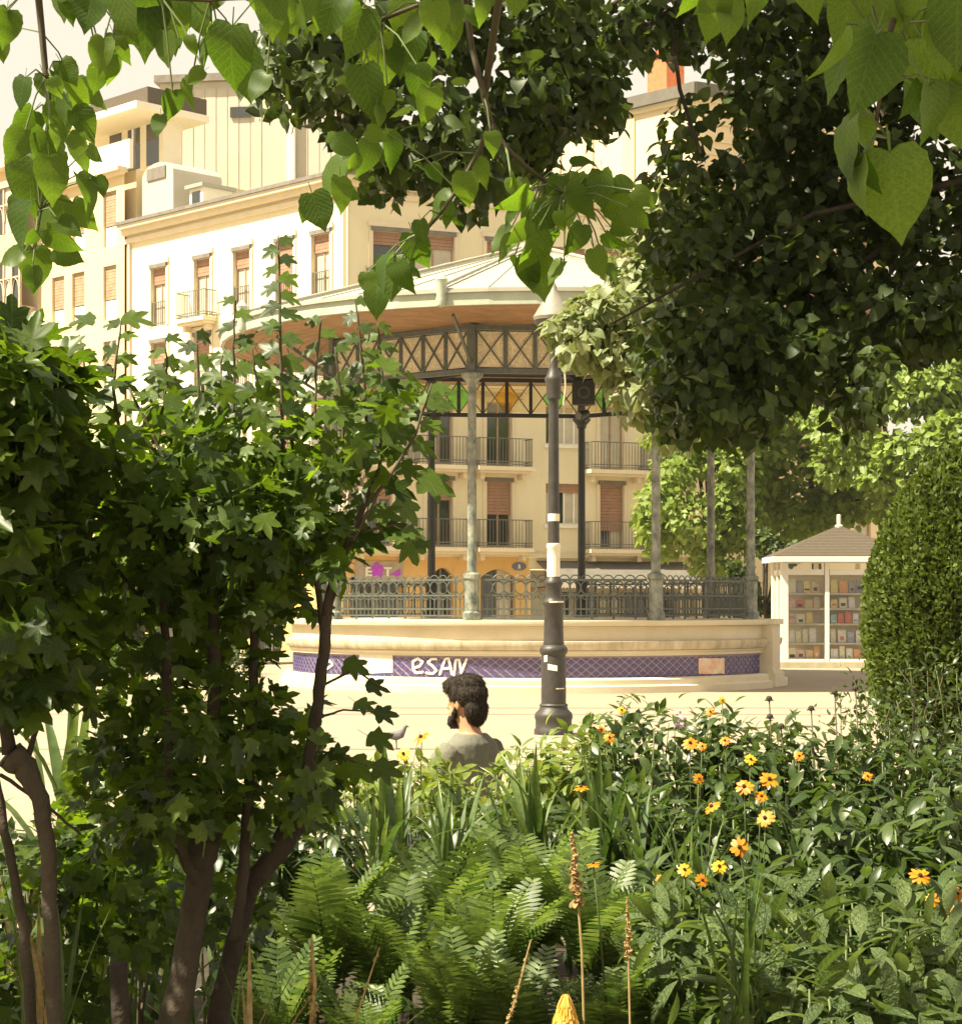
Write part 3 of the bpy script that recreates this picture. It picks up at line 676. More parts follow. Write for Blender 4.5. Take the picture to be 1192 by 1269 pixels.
for r_ in range(5):
    for b_ in range(3):
        a,b=xs[b_]+.14,xs[b_+1]-.12; x=a; i=0
        while True:
            wdt=rq.uniform(.15,.25); h=rq.uniform(.60,.86)*((kz(shelf_py[r_-1])-kz(shelf_py[r_])-.06) if r_ else .50)
            if x+wdt>b or i>=7: break
            cn=(pal if b_==0 else palr)[r_][i]; zb_=kz(shelf_py[r_])+.03+(.02 if r_==4 else 0)
            t=thing('book','%s book, %s from the left on the %s shelf of the kiosk\'s %s bay'%(cn,ordw[i],rowname[r_],bayname[b_]),'book',(x+wdt/2,sy+.1,zb_),'books displayed in the kiosk')
            lean=rq.uniform(.10,.22); R=Matrix.Rotation(-lean,3,'X'); base=Vector((x+wdt/2,sy+.1,zb_+.005)); mb=MB(); yy=rq.uniform(.02,.045)
            q=[base+R@Vector((sx*wdt*.48,y,z)) for z in (0,h) for sx,y in((-1,0),(1,0),(1,yy),(-1,yy))]; mb.hexa(q); mb.build('cover',CM[cn],t)
            if rq.random()<.55:
                hh=rq.uniform(.15,.5)*h; z_0=rq.uniform(.1,.45)*h; ww=wdt*rq.uniform(.2,.38)
                q=[base+R@Vector((sx*ww,y,z)) for z in (z_0,z_0+hh*.7) for sx,y in((-1,-.004),(1,-.004),(1,-.001),(-1,-.001))]
                MB().hexa(q).build('cover_print',CM[rq.choice(['red','grey','blue','teal','white','orange'])] if rq.random()<.6 else M['print'],t)
            x+=wdt+rq.uniform(.02,.05); i+=1
# ------------------------------------------------------------------ buildings
class Fac:
    def __init__(s, o, ang, left=False):
        s.o=Vector((o[0],o[1],0)); s.left=left
        s.d=Vector((-math.cos(ang),math.sin(ang),0)) if left else Vector((math.cos(ang),math.sin(ang),0))
        s.n=Vector((-math.sin(ang),-math.cos(ang),0)) if left else Vector((math.sin(ang),-math.cos(ang),0))
    def pt(s,u,v,w=0): return s.o+s.d*u+s.n*w+Vector((0,0,v))
    def u(s,px):
        k=(px-CX)/FPX; return (k*s.o.y-s.o.x)/(s.d.x-k*s.d.y)
    def v(s,px,py):
        return EYE+(HZ-py)/FPX*(s.o.y+s.u(px)*s.d.y)
    def box(s,mb,u0,u1,v0,v1,w0,w1):
        if u0>u1: u0,u1=u1,u0
        q=[s.pt(u,v,w) for v in(v0,v1) for u,w in((u0,w1),(u1,w1),(u1,w0),(u0,w0))]
        if s.left: q=[q[1],q[0],q[3],q[2],q[5],q[4],q[7],q[6]]
        mb.hexa(q); return mb
    def wall(s,u0,u1,v0,v1,holes,depth=.26):
        us=sorted(set([u0,u1]+[h[0] for h in holes]+[h[1] for h in holes])); vs_=sorted(set([v0,v1]+[h[2] for h in holes]+[h[3] for h in holes]))
        us=[u for u in us if u0<=u<=u1]; vs_=[v for v in vs_ if v0<=v<=v1]
        mb=MB()
        for a,b in zip(us,us[1:]):
            for p,q in zip(vs_,vs_[1:]):
                m,n=(a+b)/2,(p+q)/2
                if any(h[0]<m<h[1] and h[2]<n<h[3] for h in holes): continue
                f=[s.pt(a,p),s.pt(b,p),s.pt(b,q),s.pt(a,q)]
                mb.add(f if not s.left else f[::-1],[(0,1,2,3)])
        for a,b,p,q in holes:
            c=[(a,p),(b,p),(b,q),(a,q)]
            for i in range(4):
                e,g=c[i],c[(i+1)%4]; f=[s.pt(*e),s.pt(*g),s.pt(g[0],g[1],-depth),s.pt(e[0],e[1],-depth)]
                mb.add(f[::-1] if not s.left else f,[(0,1,2,3)])
        return mb
def window(F, root, u0,u1,v0,v1, shutter=.3, kind='door', trim=True, frame='palewood', sh='brownwood', curtain=.4, balcony=None, flowers=None, hood=False):
    if u0>u1: u0,u1=u1,u0
    w,h=u1-u0,v1-v0; fm=MB(); d=-.16; t=.07
    F.box(fm,u0,u0+t,v0,v1,d-.05,d); F.box(fm,u1-t,u1,v0,v1,d-.05,d); F.box(fm,u0+t,u1-t,v1-t,v1,d-.05,d); F.box(fm,u0+t,u1-t,v0,v0+t,d-.05,d)
    nm=1 if w<1.5 else 3
    for i in range(nm):
        u=u0+w*(i+1)/(nm+1); F.box(fm,u-.035,u+.035,v0+t,v1-t,d-.05,d+.004)
    wn=fm.build('window',M[frame],root)
    for i in range(nm+1):
        a=u0+w*i/(nm+1)+.04; b=u0+w*(i+1)/(nm+1)-.04
        g=MB(); F.box(g,a,b,v0+.05,v1-.05,d-.04,d-.03); g.build('pane',M['curtain'] if random.random()<curtain else M['glass'],wn)
    if shutter>0:
        vb=v1-h*shutter; sl_=MB(); n=max(3,int((v1-vb)/.12))
        for i in range(n):
            a=vb+(v1-vb)*i/n; F.box(sl_,u0+.02,u1-.02,a+.004,a+(v1-vb)/n-.006,d+.02,d+.045+.008*(i%2))
        sl_.build('shutter',M[sh],wn)
    if hood: q=MB(); F.box(q,u0-.06,u1+.06,v1,v1+.16,.002,.10); q.build('hood',M['slate'],wn)
    if trim:
        q=MB(); F.box(q,u0-.16,u0-.003,v0,v1+.003,.002,.05); F.box(q,u1+.003,u1+.16,v0,v1+.003,.002,.05); F.box(q,u0-.2,u1+.2,v1+(.165 if hood else .006),v1+(.36 if hood else .2),.002,.09); q.build('surround',M['cream_trim'],wn)
    if kind=='window': q=MB(); F.box(q,u0-.1,u1+.1,v0-.12,v0-.003,-.15,.10); q.build('sill',M['white'],wn)
    if balcony:
        ex,dp=balcony; s_=MB(); F.box(s_,u0-ex,u1+ex,v0-.20,v0-.05,.003,dp); F.box(s_,u0-ex+.08,u1+ex-.08,v0-.30,v0-.202,.003,dp-.1); F.box(s_,u0-ex+.2,u0-ex+.36,v0-.52,v0-.302,.003,dp-.3); F.box(s_,u1+ex-.36,u1+ex-.2,v0-.52,v0-.302,.003,dp-.3)
        bl=s_.build('balcony',M['cream_trim'],root)
        r=MB(); A,B=u0-ex+.05,u1+ex-.05; D=dp-.05
        for v in (v0+.02,v0+.12,v0+1.0): F.box(r,A,B,v,v+.035,D-.03,D); F.box(r,A,A+.03,v,v+.035,.003,D-.03); F.box(r,B-.03,B,v,v+.035,.003,D-.03)
        n=int((B-A)/.13)
        for i in range(n+1):
            u=A+.02+(B-A-.04)*i/n; F.box(r,u-.009,u+.009,v0-.05,v0+1.0,D-.026,D-.006)
        for i in range(1,6):
            for u in (A+.015,B-.015): F.box(r,u-.009,u+.009,v0-.05,v0+1.0,D*i/6-.01,D*i/6+.01)
        r.build('railing',M['ironfar'],bl)
    elif kind=='door':
        r=MB()
        for v in (v0+.1,v0+.98): F.box(r,u0+.01,u1-.01,v,v+.035,-.05,-.02)
        n=max(4,int(w/.13))
        for i in range(n+1): u=u0+.02+(w-.04)*i/n; F.box(r,u-.01,u+.01,v0+.02,v0+1.0,-.046,-.026)
        r.build('railing',M['ironfar'],wn)
    return wn

# --- corner building -------------------------------------------------------
CY=72.0; CXX=(425-CX)/FPX*CY
FR=Fac((CXX,CY),math.radians(23)); FL=Fac((CXX,CY),math.radians(45),True)
cb=thing('corner_building','long cream corner apartment building with balconies behind the bandstand','building',(CXX,CY,0))
uL=FL.u(157); uR=FR.u(850); TOP=17.5
# openings, measured floor by floor
heads=[6.5,9.55,12.6,15.7]; floors=[3.95,7.05,10.15,13.25]
holesL=[]; specL=[]
for fi in range(4):
    for px in (197,251,300,353,398):
        u=FL.u(px); h=(u-.52,u+.52,floors[fi]+.05,heads[fi]); holesL.append(h); specL.append((h,fi,px))
holesR=[]; specR=[]
for fi in range(4):
    for px,wd in ((470,1.0),(545,1.05),(618.5,1.05),(701,1.7),(758,1.05),(832,1.05)):
        if fi==3 and px in (470,545): continue
        u=FR.u(px); b=floors[fi]+.05 if px!=701 else floors[fi]+.95
        h=(u-wd/2,u+wd/2,b,heads[fi]); holesR.append(h); specR.append((h,fi,px))
h=(FR.u(462),FR.u(563),13.3,15.75); holesR.append(h); specR.append((h,3,510))
# ground floor openings
arch=[(FR.u(425)+.3,FR.u(498),.0,3.1),(FR.u(536),FR.u(562),.0,3.2),(FR.u(596),FR.u(639),.0,3.15)]
shop=(FR.u(657),FR.u(846),.0,3.2)
GF=3.62
wl=FL.wall(0,uL,GF,TOP,holesL); wr=FR.wall(0,uR,GF,TOP,holesR); wl.add(wr.v,wr.f); wl.build('wall',M['cream'],cb)
wg=FR.wall(0,FR.u(655.5),0,GF-.004,arch,.4); wg2=FL.wall(0,uL,0,GF-.004,[(FL.u(x)-.9,FL.u(x)+.9,0,2.9) for x in (200,262,330)],.4); wg.add(wg2.v,wg2.f)
wg.build('ground_floor_wall',M['ochre'],cb)
wg=FR.wall(FR.u(655.5)+.002,uR,0,GF-.004,[shop],1.2); wg.build('shop_wall',M['cream'],cb)
for (h,fi,px) in specL:
    window(FL,cb,*h,shutter=[.55,.3,.35,.28][fi] if px!=353 else .8,balcony=(.45,.7) if px==251 and fi in(1,3) else None,hood=True,curtain=.75,trim=True)
for (h,fi,px) in specR:
    if px==701: window(FR,cb,*h,shutter=.22 if fi!=1 else .0,kind='window',frame='white',curtain=.8,trim=False,sh='peachsh' if 'peachsh' in M else 'brownwood')
    elif px==510: window(FR,cb,*h,shutter=.2,kind='door',frame='palewood',hood=True,curtain=.6,balcony=(.3,.6))
    else: window(FR,cb,*h,shutter={0:{470:.3,545:.3,618.5:.5,758:.72,832:.6}.get(px,.3),1:0.0,2:.4,3:.3}[fi],balcony=((.62 if px!=758 else .75),.75) if fi<3 else None,curtain=.15 if px<700 else .6,hood=fi!=1)
# string course, cornice, gutter, roof
q=MB(); FL.box(q,-.3,uL,GF,GF+.16,.003,.22); q2=MB(); FR.box(q,-.3,uR,GF,GF+.14,.003,.20); q.build('string_course',M['cream_trim'],cb)
q=MB()
for F_,e in ((FL,uL),(FR,uR)):
    F_.box(q,-.10,e,TOP-.55,TOP-.35,.003,.12); F_.box(q,-.2,e,TOP-.22,TOP-.003,.003,.30); F_.box(q,-.25,e,TOP,TOP+.16,-.05,.52)
q.build('cornice',M['cream_trim'],cb)
q=MB()
for F_,e in ((FL,uL),(FR,uR)): F_.box(q,-.3,e,TOP+.163,TOP+.30,-.02,.60)
q.build('gutter',M['slate'],cb)
q=MB(); a=FL.pt(uL,TOP+.2,.3); b=FL.pt(0,TOP+.2,.3); c_=FR.pt(uR,TOP+.2,.3); a2=FL.pt(uL,TOP+1.3,-4.2); b2=b+Vector((1.0,7.5,1.1)); c2=FR.pt(uR,TOP+1.3,-4.2)
q.add([a,b,b2,a2],[(3,2,1,0)]); q.add([b,c_,c2,b2],[(3,2,1,0)]); bk=[FL.pt(uL,TOP+1.3,-9),FR.pt(uR,TOP+1.3,-9)]; q.add([a2,b2,c2,bk[1],bk[0]],[(4,3,2,1,0)])
q.build('roof',M['zinc'],cb)
q=MB(); FL.box(q,uL-.25,uL-.003,0,TOP+.2,-9,-.003); FR.box(q,uR-.25,uR-.003,0,TOP+.2,-9,-.003); q.build('end_wall',M['cream'],cb)
q=MB()
for px in (430,): u=FR.u(px); q.tube([FR.pt(u,GF+.2,.08),FR.pt(u,TOP-.6,.08)],.05,8)
u=uL-.3; q.tube([FL.pt(u,.2,.08),FL.pt(u,TOP-.6,.08)],.06,8); q.build('drainpipe',M['cream_trim'],cb)
# arched shop fronts
def arch_fill(F,h,m_door,m_glass):
    a,b,v0,v1=h; mb=MB(); n=10; mid=(a+b)/2; r=(b-a)/2
    # spandrel that makes the opening's top an arc
    for i in range(n):
        x0=a+(b-a)*i/n; x1=a+(b-a)*(i+1)/n
        f=lambda x: v1-.32*((x-mid)/r)**2
        q=[F.pt(x0,f(x0),-.03),F.pt(x1,f(x1),-.03),F.pt(x1,v1,-.03),F.pt(x0,v1,-.03)]; w_=[p-F.n*.3 for p in q]
        mb.add(q+w_,[(0,1,2,3),(7,6,5,4),(1,0,4,5),(2,1,5,6),(3,2,6,7),(0,3,7,4)])
    mb.build('arch',M['ochre'],cb)
    fm=MB(); 
    for u in (a+.04,mid,b-.04): F.box(fm,u-.04,u+.04,0.02,v1,-.34,-.28)
    F.box(fm,a,b,2.1,2.2,-.345,-.285); w_=fm.build('shop_window',M[m_door],cb)
    g=MB(); F.box(g,a+.05,mid-.045,.1,v1-.02,-.33,-.32); g.build('pane',M['glass'],w_); g=MB(); F.box(g,mid+.045,b-.05,.1,v1-.02,-.33,-.32); g.build('pane',M[m_glass],w_)
arch_fill(FR,arch[0],'darkwood','glass'); arch_fill(FR,arch[1],'slate','glass'); arch_fill(FR,arch[2],'awning','curtain')
for x in (200,262,330): arch_fill(FL,(FL.u(x)-.9,FL.u(x)+.9,0,2.9),'slate','glass')
# shop behind the awning
a,b=shop[0],shop[1]; sf=MB()
for i in range(7): u=a+(b-a)*i/6; FR.box(sf,u-.05 if i else u,u+.05 if i<6 else u,.05,3.2,-1.0,-.9)
FR.box(sf,a,b,2.3,2.45,-1.01,-.91); sfw=sf.build('shop_window',M['darkwood'],cb)
for i in range(6):
    u0=a+(b-a)*i/6+.06; u1=a+(b-a)*(i+1)/6-.06; g=MB(); FR.box(g,u0,u1,.1,3.15,-.97,-.95); g.build('pane',M['glass'] if i%3 else M['curtain'],sfw)
# awning
aw=bpy.data.objects.new('awning',None); C.objects.link(aw); aw.parent=cb; ROOT_LOC[aw.name]=rloc(cb)
U0,U1=FR.u(664),FR.u(846); VT,VB=3.50,2.62; WD=1.9
p=[FR.pt(U0,VT,.02),FR.pt(U1,VT,.02),FR.pt(U1,VB,WD),FR.pt(U0,VB,WD)]; dn=Vector((0,0,-.02))
MB().hexa([p[3]+dn,p[2]+dn,p[1]+dn,p[0]+dn,p[3],p[2],p[1],p[0]]).build('canopy',M['awning'],aw)
sc=MB(); n=46
for i in range(n):
    u0=U0+(U1-U0)*i/n; u1=U0+(U1-U0)*(i+1)/n; um=(u0+u1)/2
    qq=[FR.pt(u0,VB-.005,WD+.01),FR.pt(u1,VB-.005,WD+.01),FR.pt(u1,VB-.14,WD+.01),FR.pt(um+(u1-u0)*.25,VB-.20,WD+.01),FR.pt(um-(u1-u0)*.25,VB-.20,WD+.01),FR.pt(u0,VB-.14,WD+.01)]
    w_=[x-FR.n*.015 for x in qq]; sc.add(qq+w_,[tuple(range(5,-1,-1)),tuple(range(6,12))]+[(j,(j+1)%6,6+(j+1)%6,6+j) for j in range(6)])
sc.build('valance',M['white'],aw)
ar=MB()
for u in (U0+.1,(U0+U1)/2,U1-.1): ar.bar(FR.pt(u,2.45,.02),FR.pt(u,VB-.06,WD-.05),.05)
ar.build('arm',M['iron'],aw)
# street name plaque on the ochre wall
pq=FR.pt(FR.u(643),0,.03); pc=FR.pt(FR.u(643),FR.v(643,702),.012)
pl=MB(); vs_=[]; n=20
for w_ in (0,.025):
    for i in range(n): t=2*PI*i/n; vs_.append(FR.pt(FR.u(643)+.30*math.cos(t),FR.v(643,702)+.16*math.sin(t),.004+w_))
pl.add(vs_,[tuple(range(n-1,-1,-1)),tuple(range(n,2*n))]+[(i,(i+1)%n,n+(i+1)%n,n+i) for i in range(n)])
M['blueen']=mat('grey blue enamel',(.13,.14,.22),.35)
pp=thing('wall_plaque','oval grey blue plaque on the ochre wall beside the awning','plaque',tuple(FR.pt(FR.u(643),FR.v(643,702)-.16,0)))
pl.build('plate',M['blueen'],pp)
q=MB()
uu,vv=FR.u(643),FR.v(643,702)
q.bar(FR.pt(uu-.04,vv-.09,.034),FR.pt(uu+.0,vv+.09,.034),.035,.006,FR.n); q.bar(FR.pt(uu,vv+.09,.036),FR.pt(uu+.04,vv-.09,.036),.035,.006,FR.n)
q.build('lettering',M['white'],pp)
# shop sign: pale E and T with a purple blossom between, a smaller purple shape at right
sg=thing('shop_sign','dark shop sign with pale letters E and T around a purple blossom','sign',tuple(FR.pt(FR.u(471),2.95,.0)))
uS=FR.u(471); v0=FR.v(471,716); 
q=MB(); FR.box(q,FR.u(440),FR.u(499),v0-.12,v0+.62,-.02,.05); q.build('board',M['darkwood'],sg)
M['purple']=mat('bright violet paint',(.46,.05,.62),.5)
q=MB(); w0,w1=.052,.085
ue=FR.u(457); FR.box(q,ue-.15,ue-.07,v0+.05,v0+.40,w0,w1)
for v in (.05,.19,.33): FR.box(q,ue-.069,ue+.10,v0+v,v0+v+.07,w0,w1)
ut=FR.u(478)+.05; FR.box(q,ut-.16,ut+.16,v0+.33,v0+.40,w0,w1); FR.box(q,ut-.04,ut+.04,v0+.05,v0+.329,w0,w1); q.build('lettering',M['white'],sg)
q=MB(); ub=FR.u(466.5)
for i in range(5):
    t=PI/2+2*PI*i/5; cc=FR.pt(ub+.13*math.cos(t),v0+.27+.16*math.sin(t),.07+.006*i); q.ell(cc,(.12,.02,.15),10,6,Matrix.Rotation(math.radians(23),3,'Z')@Matrix.Rotation(-t+PI/2,3,'Y'))
q.build('blossom',M['purple'],sg)
q=MB(); u=FR.u(492)-.05; q.add([FR.pt(u-.26,v0+.10,.053),FR.pt(u+.16,v0+.02,.053),FR.pt(u+.16,v0+.32,.053),FR.pt(u-.26,v0+.10,.085),FR.pt(u+.16,v0+.02,.085),FR.pt(u+.16,v0+.32,.085)],[(2,1,0),(3,4,5),(0,1,4,3),(1,2,5,4),(2,0,3,5)]); q.build('petal',M['purple'],sg)

# --- yellow building to the left, in line with the corner building ----------
FY=Fac(tuple(FL.pt(uL+.02,0,.10))[:2],math.radians(45),True)
yb=thing('yellow_building','warm yellow apartment building with tall brown windows left of the corner building','building',tuple(FY.pt(0,0)))
eY=FY.u(52); TY=20.0
hs=[];sp=[]
for px in (136,97,72):
    for (hd,ft) in ((19.35,17.0),(16.2,13.9),(13.0,10.7),(9.8,7.5),(6.6,4.3)):
        u=FY.u(px); hs.append((u-.48,u+.48,ft,hd)); sp.append((u-.48,u+.48,ft,hd))
FY.wall(0,eY,0,TY,hs,.3).build('wall',M['yellow'],yb)
for h in sp:
    wn=window(FY,yb,*h,shutter=.62,kind='none',trim=False,sh='palewood',curtain=.2,frame='palewood')
    q=MB(); FY.box(q,h[0]+.02,h[1]-.02,h[2],h[2]+(h[3]-h[2])*.36,-.15,-.12); q.build('spandrel_panel',M['white'],wn)
q=MB(); FY.box(q,-.06,eY,TY-.1,TY+.05,.003,.22); FY.box(q,-.06,eY,TY+.053,TY+.22,-.1,.38); q.build('cornice',M['peach'],yb)
q=MB(); FY.box(q,.0,eY,TY+.22,TY+1.45,-.45,-.25); q.build('parapet',M['whitewall'],yb)
q=MB(); FY.box(q,.6,eY,TY+.2,TY+3.0,-3.4,-2.4); q.build('penthouse_wall',M['whitewall'],yb)
for u in (.9,2.3,3.7):
    q=MB(); FY.box(q,u,u+.9,TY+.9,TY+2.7,-2.41,-2.38); q.build('penthouse_window',M['glass'],yb)
q=MB(); FY.box(q,-.3,eY,TY+2.75,TY+3.05,-4.2,-.4); q.build('penthouse_roof',M['whitewall'],yb)
q=MB(); FY.box(q,-.25,eY,TY+3.053,TY+3.75,-4.1,-1.0); q.build('roof_slope',M['rooftile'],yb)
q=MB(); FY.box(q,0,eY,0,TY+.2,-9,-.6); q.build('body',M['yellow'],yb)
q=MB(); FY.box(q,.05,.2,TY+.22,TY+1.9,-.6,-.5); q.build('post',M['slate'],yb)
# metal clad stair head with louvre, and a small dormer, on the corner building's roof at its left end
ve=MB(); 
for i in range(14):
    t0=PI*i/14; t1=PI*(i+1)/14
uv0=uL-2.6; uv1=uL-.4; n=12
prof=[(uv0,TOP+.3),(uv0,TOP+2.2)]+[(uv0+(uv1-uv0)*(1-math.cos(PI*i/n))/2,TOP+2.2+.55*math.sin(PI*i/n)) for i in range(1,n)]+[(uv1,TOP+2.2),(uv1,TOP+.3)]
A_=[FL.pt(u,v,-.5) for u,v in prof]; B_=[FL.pt(u,v,-3.0) for u,v in prof]; k=len(prof)
ve.add(A_+B_,[tuple(range(k)),tuple(range(2*k-1,k-1,-1))]+[(i,k+i,k+(i+1)%k,(i+1)%k) for i in range(k)]); ve.build('stair_head',M['clad'],cb)
q=MB(); FL.box(q,uv0+.5,uv1-.4,TOP+2.05,TOP+2.55,-.49,-.44); q.build('louvre',M['slate'],cb)
q=MB(); u=FL.u(226); FL.box(q,u-.45,u+.45,TOP+.35,TOP+1.35,-2.2,-.7); d_=q.build('dormer',M['whitewall'],cb)
q=MB(); FL.box(q,u-.6,u+.6,TOP+1.353,TOP+1.5,-2.3,-.55); q.build('dormer_roof',M['zinc'],d_)
q=MB(); FL.box(q,u-.25,u+.25,TOP+.5,TOP+1.2,-.69,-.66); q.build('pane',M['glass'],d_)

# --- galleried building at the far left --------------------------------------
FG=Fac(tuple(FY.pt(eY+.02,0,-.02))[:2],math.radians(45),True)
gb=thing('gallery_building','ochre building with a dark timber glazed gallery at the far left','building',tuple(FG.pt(0,0)))
eG=FG.u(-70)
FG.wall(0,eG,0,21.5,[],.2).build('wall',M['yellow'],gb)
q=MB(); FG.box(q,0,eG,.0,21.5,-9,-.02); q.build('body',M['yellow'],gb)
q=MB(); FG.box(q,-.1,eG,21.503,21.8,-.2,.6); q.build('cornice',M['peach'],gb)
gu0,gu1=FG.u(46)-.02,FG.u(6)
for f in range(5):
    z=4.2+3.3*f
    q=MB(); FG.box(q,gu0,gu1,z,z+.3,.003,.95); FG.box(q,gu0+.02,gu1-.02,z+.303,z+.95,.003,.88); FG.box(q,gu0,gu1,z+3.0,z+3.297,.003,.95)
    n=4
    for i in range(n+1): u=gu0+.05+(gu1-gu0-.1)*i/n; FG.box(q,u-.06,u+.06,z+.953,z+2.997,.80,.90)
    FG.box(q,gu0,gu1,z+2.2,z+2.28,.78,.88)
    gl=q.build('gallery',M['darkwood'],gb)
    for i in range(n):
        u0=gu0+.05+(gu1-gu0-.1)*i/n+.07; u1=gu0+.05+(gu1-gu0-.1)*(i+1)/n-.07
        g=MB(); FG.box(g,u0,u1,z+.96,z+2.95,.82,.835); g.build('pane',M['curtain'] if i%2 else M['glass'],gl)
        a_=MB(); a_.tube([FG.pt((u0+u1)/2+(u1-u0)/2*math.cos(t),z+1.5+.65*math.sin(t),.87) for t in np.linspace(0,PI,9)],.03,5); a_.build('arch_bar',M['darkwood'],gl)

# --- tall clad block behind the corner building -------------------------------
TBY=92.0; tx=lambda px:(px-CX)/FPX*TBY; tz=lambda py: EYE+(HZ-py)/FPX*TBY
FT=Fac((tx(425),TBY),math.radians(8),True)
tbk=thing('clad_block','tall blank block in pale ribbed metal cladding behind the corner roof','building',tuple(FT.pt(0,0)))
e=FT.u(198); H=tz(95)
q=MB(); FT.box(q,0,e,0,H,-12,-.003); q.build('body',M['clad'],tbk)
n=int(e/.55)
for i in range(n):
    u=e*i/n; 
    if FT.pt(u,0).x/FT.pt(u,0).y*FPX+CX>344 and FT.pt(u,0).x/FT.pt(u,0).y*FPX+CX<368: continue
    q=MB(); FT.box(q,u+.03,u+e/n-.03,14,H-.3,.0,.018+.006*(i%2)); q.build('panel',M['clad'],tbk)
q=MB(); FT.box(q,FT.u(367),FT.u(357),14,H,.0,.35); q.build('white_pier',M['whitewall'],tbk)
q=MB(); FT.box(q,FT.u(356.5),FT.u(334),14,H-.1,.0,.18); q.build('cream_pier',M['clad'],tbk)
q=MB(); FT.box(q,FT.u(312),FT.u(286),tz(141),tz(128),.06,.12); q.build('slot_window',M['glass'],tbk)
q=MB(); FT.box(q,-.2,e+.2,H,H+.35,-12.2,.3); q.build('parapet',M['slate'],tbk)

# --- tall peach building at the right, its corner toward the plaza -------------
RY=88.0; RXX=(862-CX)/FPX*RY
GL=Fac((RXX,RY),math.radians(45),True); GR=Fac((RXX,RY),math.radians(27))
rb_=thing('peach_building','tall plain peach building with an orange chimney behind the dark tree','building',(RXX,RY,0))
H=EYE+(HZ-118)/FPX*RY; eL=GL.u(560); eR=GR.u(1100)
hR=[];
for f in range(6):
    for u in (3.0,6.2,9.4): hR.append((u-.5,u+.5,4.6+3.2*f,6.8+3.2*f))
wl=GL.wall(0,eL,0,H,[],.2); w2=GR.wall(0,eR,0,H,hR,.25); wl.add(w2.v,w2.f); wl.build('wall',M['peach'],rb_)
for h in hR: window(GR,rb_,*h,shutter=.4,kind='window',trim=False,curtain=.5)
for px,wd in ((780,.35),(730,.3),(690,.3)):
    u=GL.u(px); q=MB(); GL.box(q,u-wd,u+wd,6,H-.4,.003,.08); q.build('pilaster',M['yellow'],rb_)
q=MB(); GL.box(q,-.1,eL,H-.25,H,.003,.15); GR.box(q,-.1,eR,H-.25,H-.003,.003,.15); q.build('frieze',M['peach'],rb_)
q=MB(); GL.box(q,-.2,eL,H,H+.55,-.6,.35); GR.box(q,-.2,eR,H+.002,H+.552,-.6,.33); q.build('eaves',M['awning'],rb_)
q=MB()
for v in (H-1.2,H-2.0,H-2.6): GR.box(q,.02,eR,v,v+.12,.003,.10)
q.build('cornice',M['peach'],rb_)
q=MB(); GL.box(q,.2,eL,0,H+.3,-8,-.3); q.build('body',M['peach'],rb_)
ch=MB(); u=GL.u(791); GL.box(ch,u-.62,u+.55,H+.4,H+2.75,-2.6,-1.3); ch2=ch.build('chimney',M['orange'],rb_)
q=MB(); GL.box(q,u-.75,u+.7,H+2.753,H+2.95,-2.75,-1.15); q.build('chimney_cap',M['orange'],ch2)
# ------------------------------------------------------------------ trees and plants
def crown_leaves(blobs, size, droop=.5, up=.8, shell=.0, jit=.6):
    """blobs: (centre, radii, n) -> leaf positions and frames"""
    Ps=[];Ts=[];Ns=[];S=[]
    for c_,r_,n in blobs:
        p,d=in_ell(c_,r_,n,shell); Ps.append(p)
        Ts.append(d*.6+np.array([0,0,-droop])+rnd(n,jit)); Ns.append(d*.5+np.array([0,0,up])+rnd(n,jit*.8)); S.append(size*RNG.uniform(.7,1.25,n))
    p=np.concatenate(Ps); return p,frames(np.concatenate(Ts),np.concatenate(Ns),np.concatenate(S))
def pxblob(px,py,rx,ry,n,Y,dy): 
    k=Y/FPX; p=P(px,py,Y); return (tuple(p),(rx*k,dy,ry*k),n)
def limb(root,name,pts,r0,r1,m,n=8):
    pts=[Vector(p) for p in pts]; q=[]
    for i in range(len(pts)-1):
        for t in (0,.33,.66): q.append(pts[i].lerp(pts[i+1],t)+Vector((random.uniform(-1,1),random.uniform(-1,1),0))*r0*.12)
    q.append(pts[-1]); k=len(q)
    return MB().tube(q,[r0+(r1-r0)*i/(k-1) for i in range(k)],n).build(name,m,root)

# --- street trees behind the kiosk, and greenery left of the bandstand ----------
def street_tree(label, base, blobs, n_single, m, size, trunk_r=.2, cat='tree', grp=None, limbs=True, up=.6):
    t=thing('street_tree',label,cat,base,grp)
    top=Vector(base)+Vector((0,0,max(1.5,min(b[0][2] for b in blobs))))
    limb(t,'trunk',[Vector(base)-Vector((0,0,.05)),Vector(base).lerp(top,.5)+Vector((.1,0,0)),top],trunk_r,trunk_r*.6,M['bark'])
    if limbs:
        for b in blobs[:7]: limb(t,'branch',[top-Vector((0,0,.2)),top.lerp(Vector(b[0]),.5)+Vector((0,0,.2)),Vector(b[0])],trunk_r*.5,.03,M['bark'],6)
    p,R=crown_leaves(blobs,size,droop=.5,up=up,shell=.55)
    joined('crown',p,R,[QUADLEAF,QUADLEAF2],m,t)
    return t
def clumpy(px,py,rx,ry,Y,depth,k,n,sub=.38):
    """a crown as k clumps on the shell of an ellipsoid"""
    s=Y/FPX; c_=P(px,py,Y); out=[]
    for i in range(k):
        d=np.array([random.gauss(0,1) for _ in range(3)]); d/=np.linalg.norm(d)
        if d[1]>.35: d[1]*=-1
        q=(c_.x+d[0]*rx*s*.8,c_.y+d[1]*depth*.8,c_.z+d[2]*ry*s*.8); r=random.uniform(.7,1.25)*sub
        out.append((q,(rx*s*r,depth*r,ry*s*r*.62),n//k))
    return out
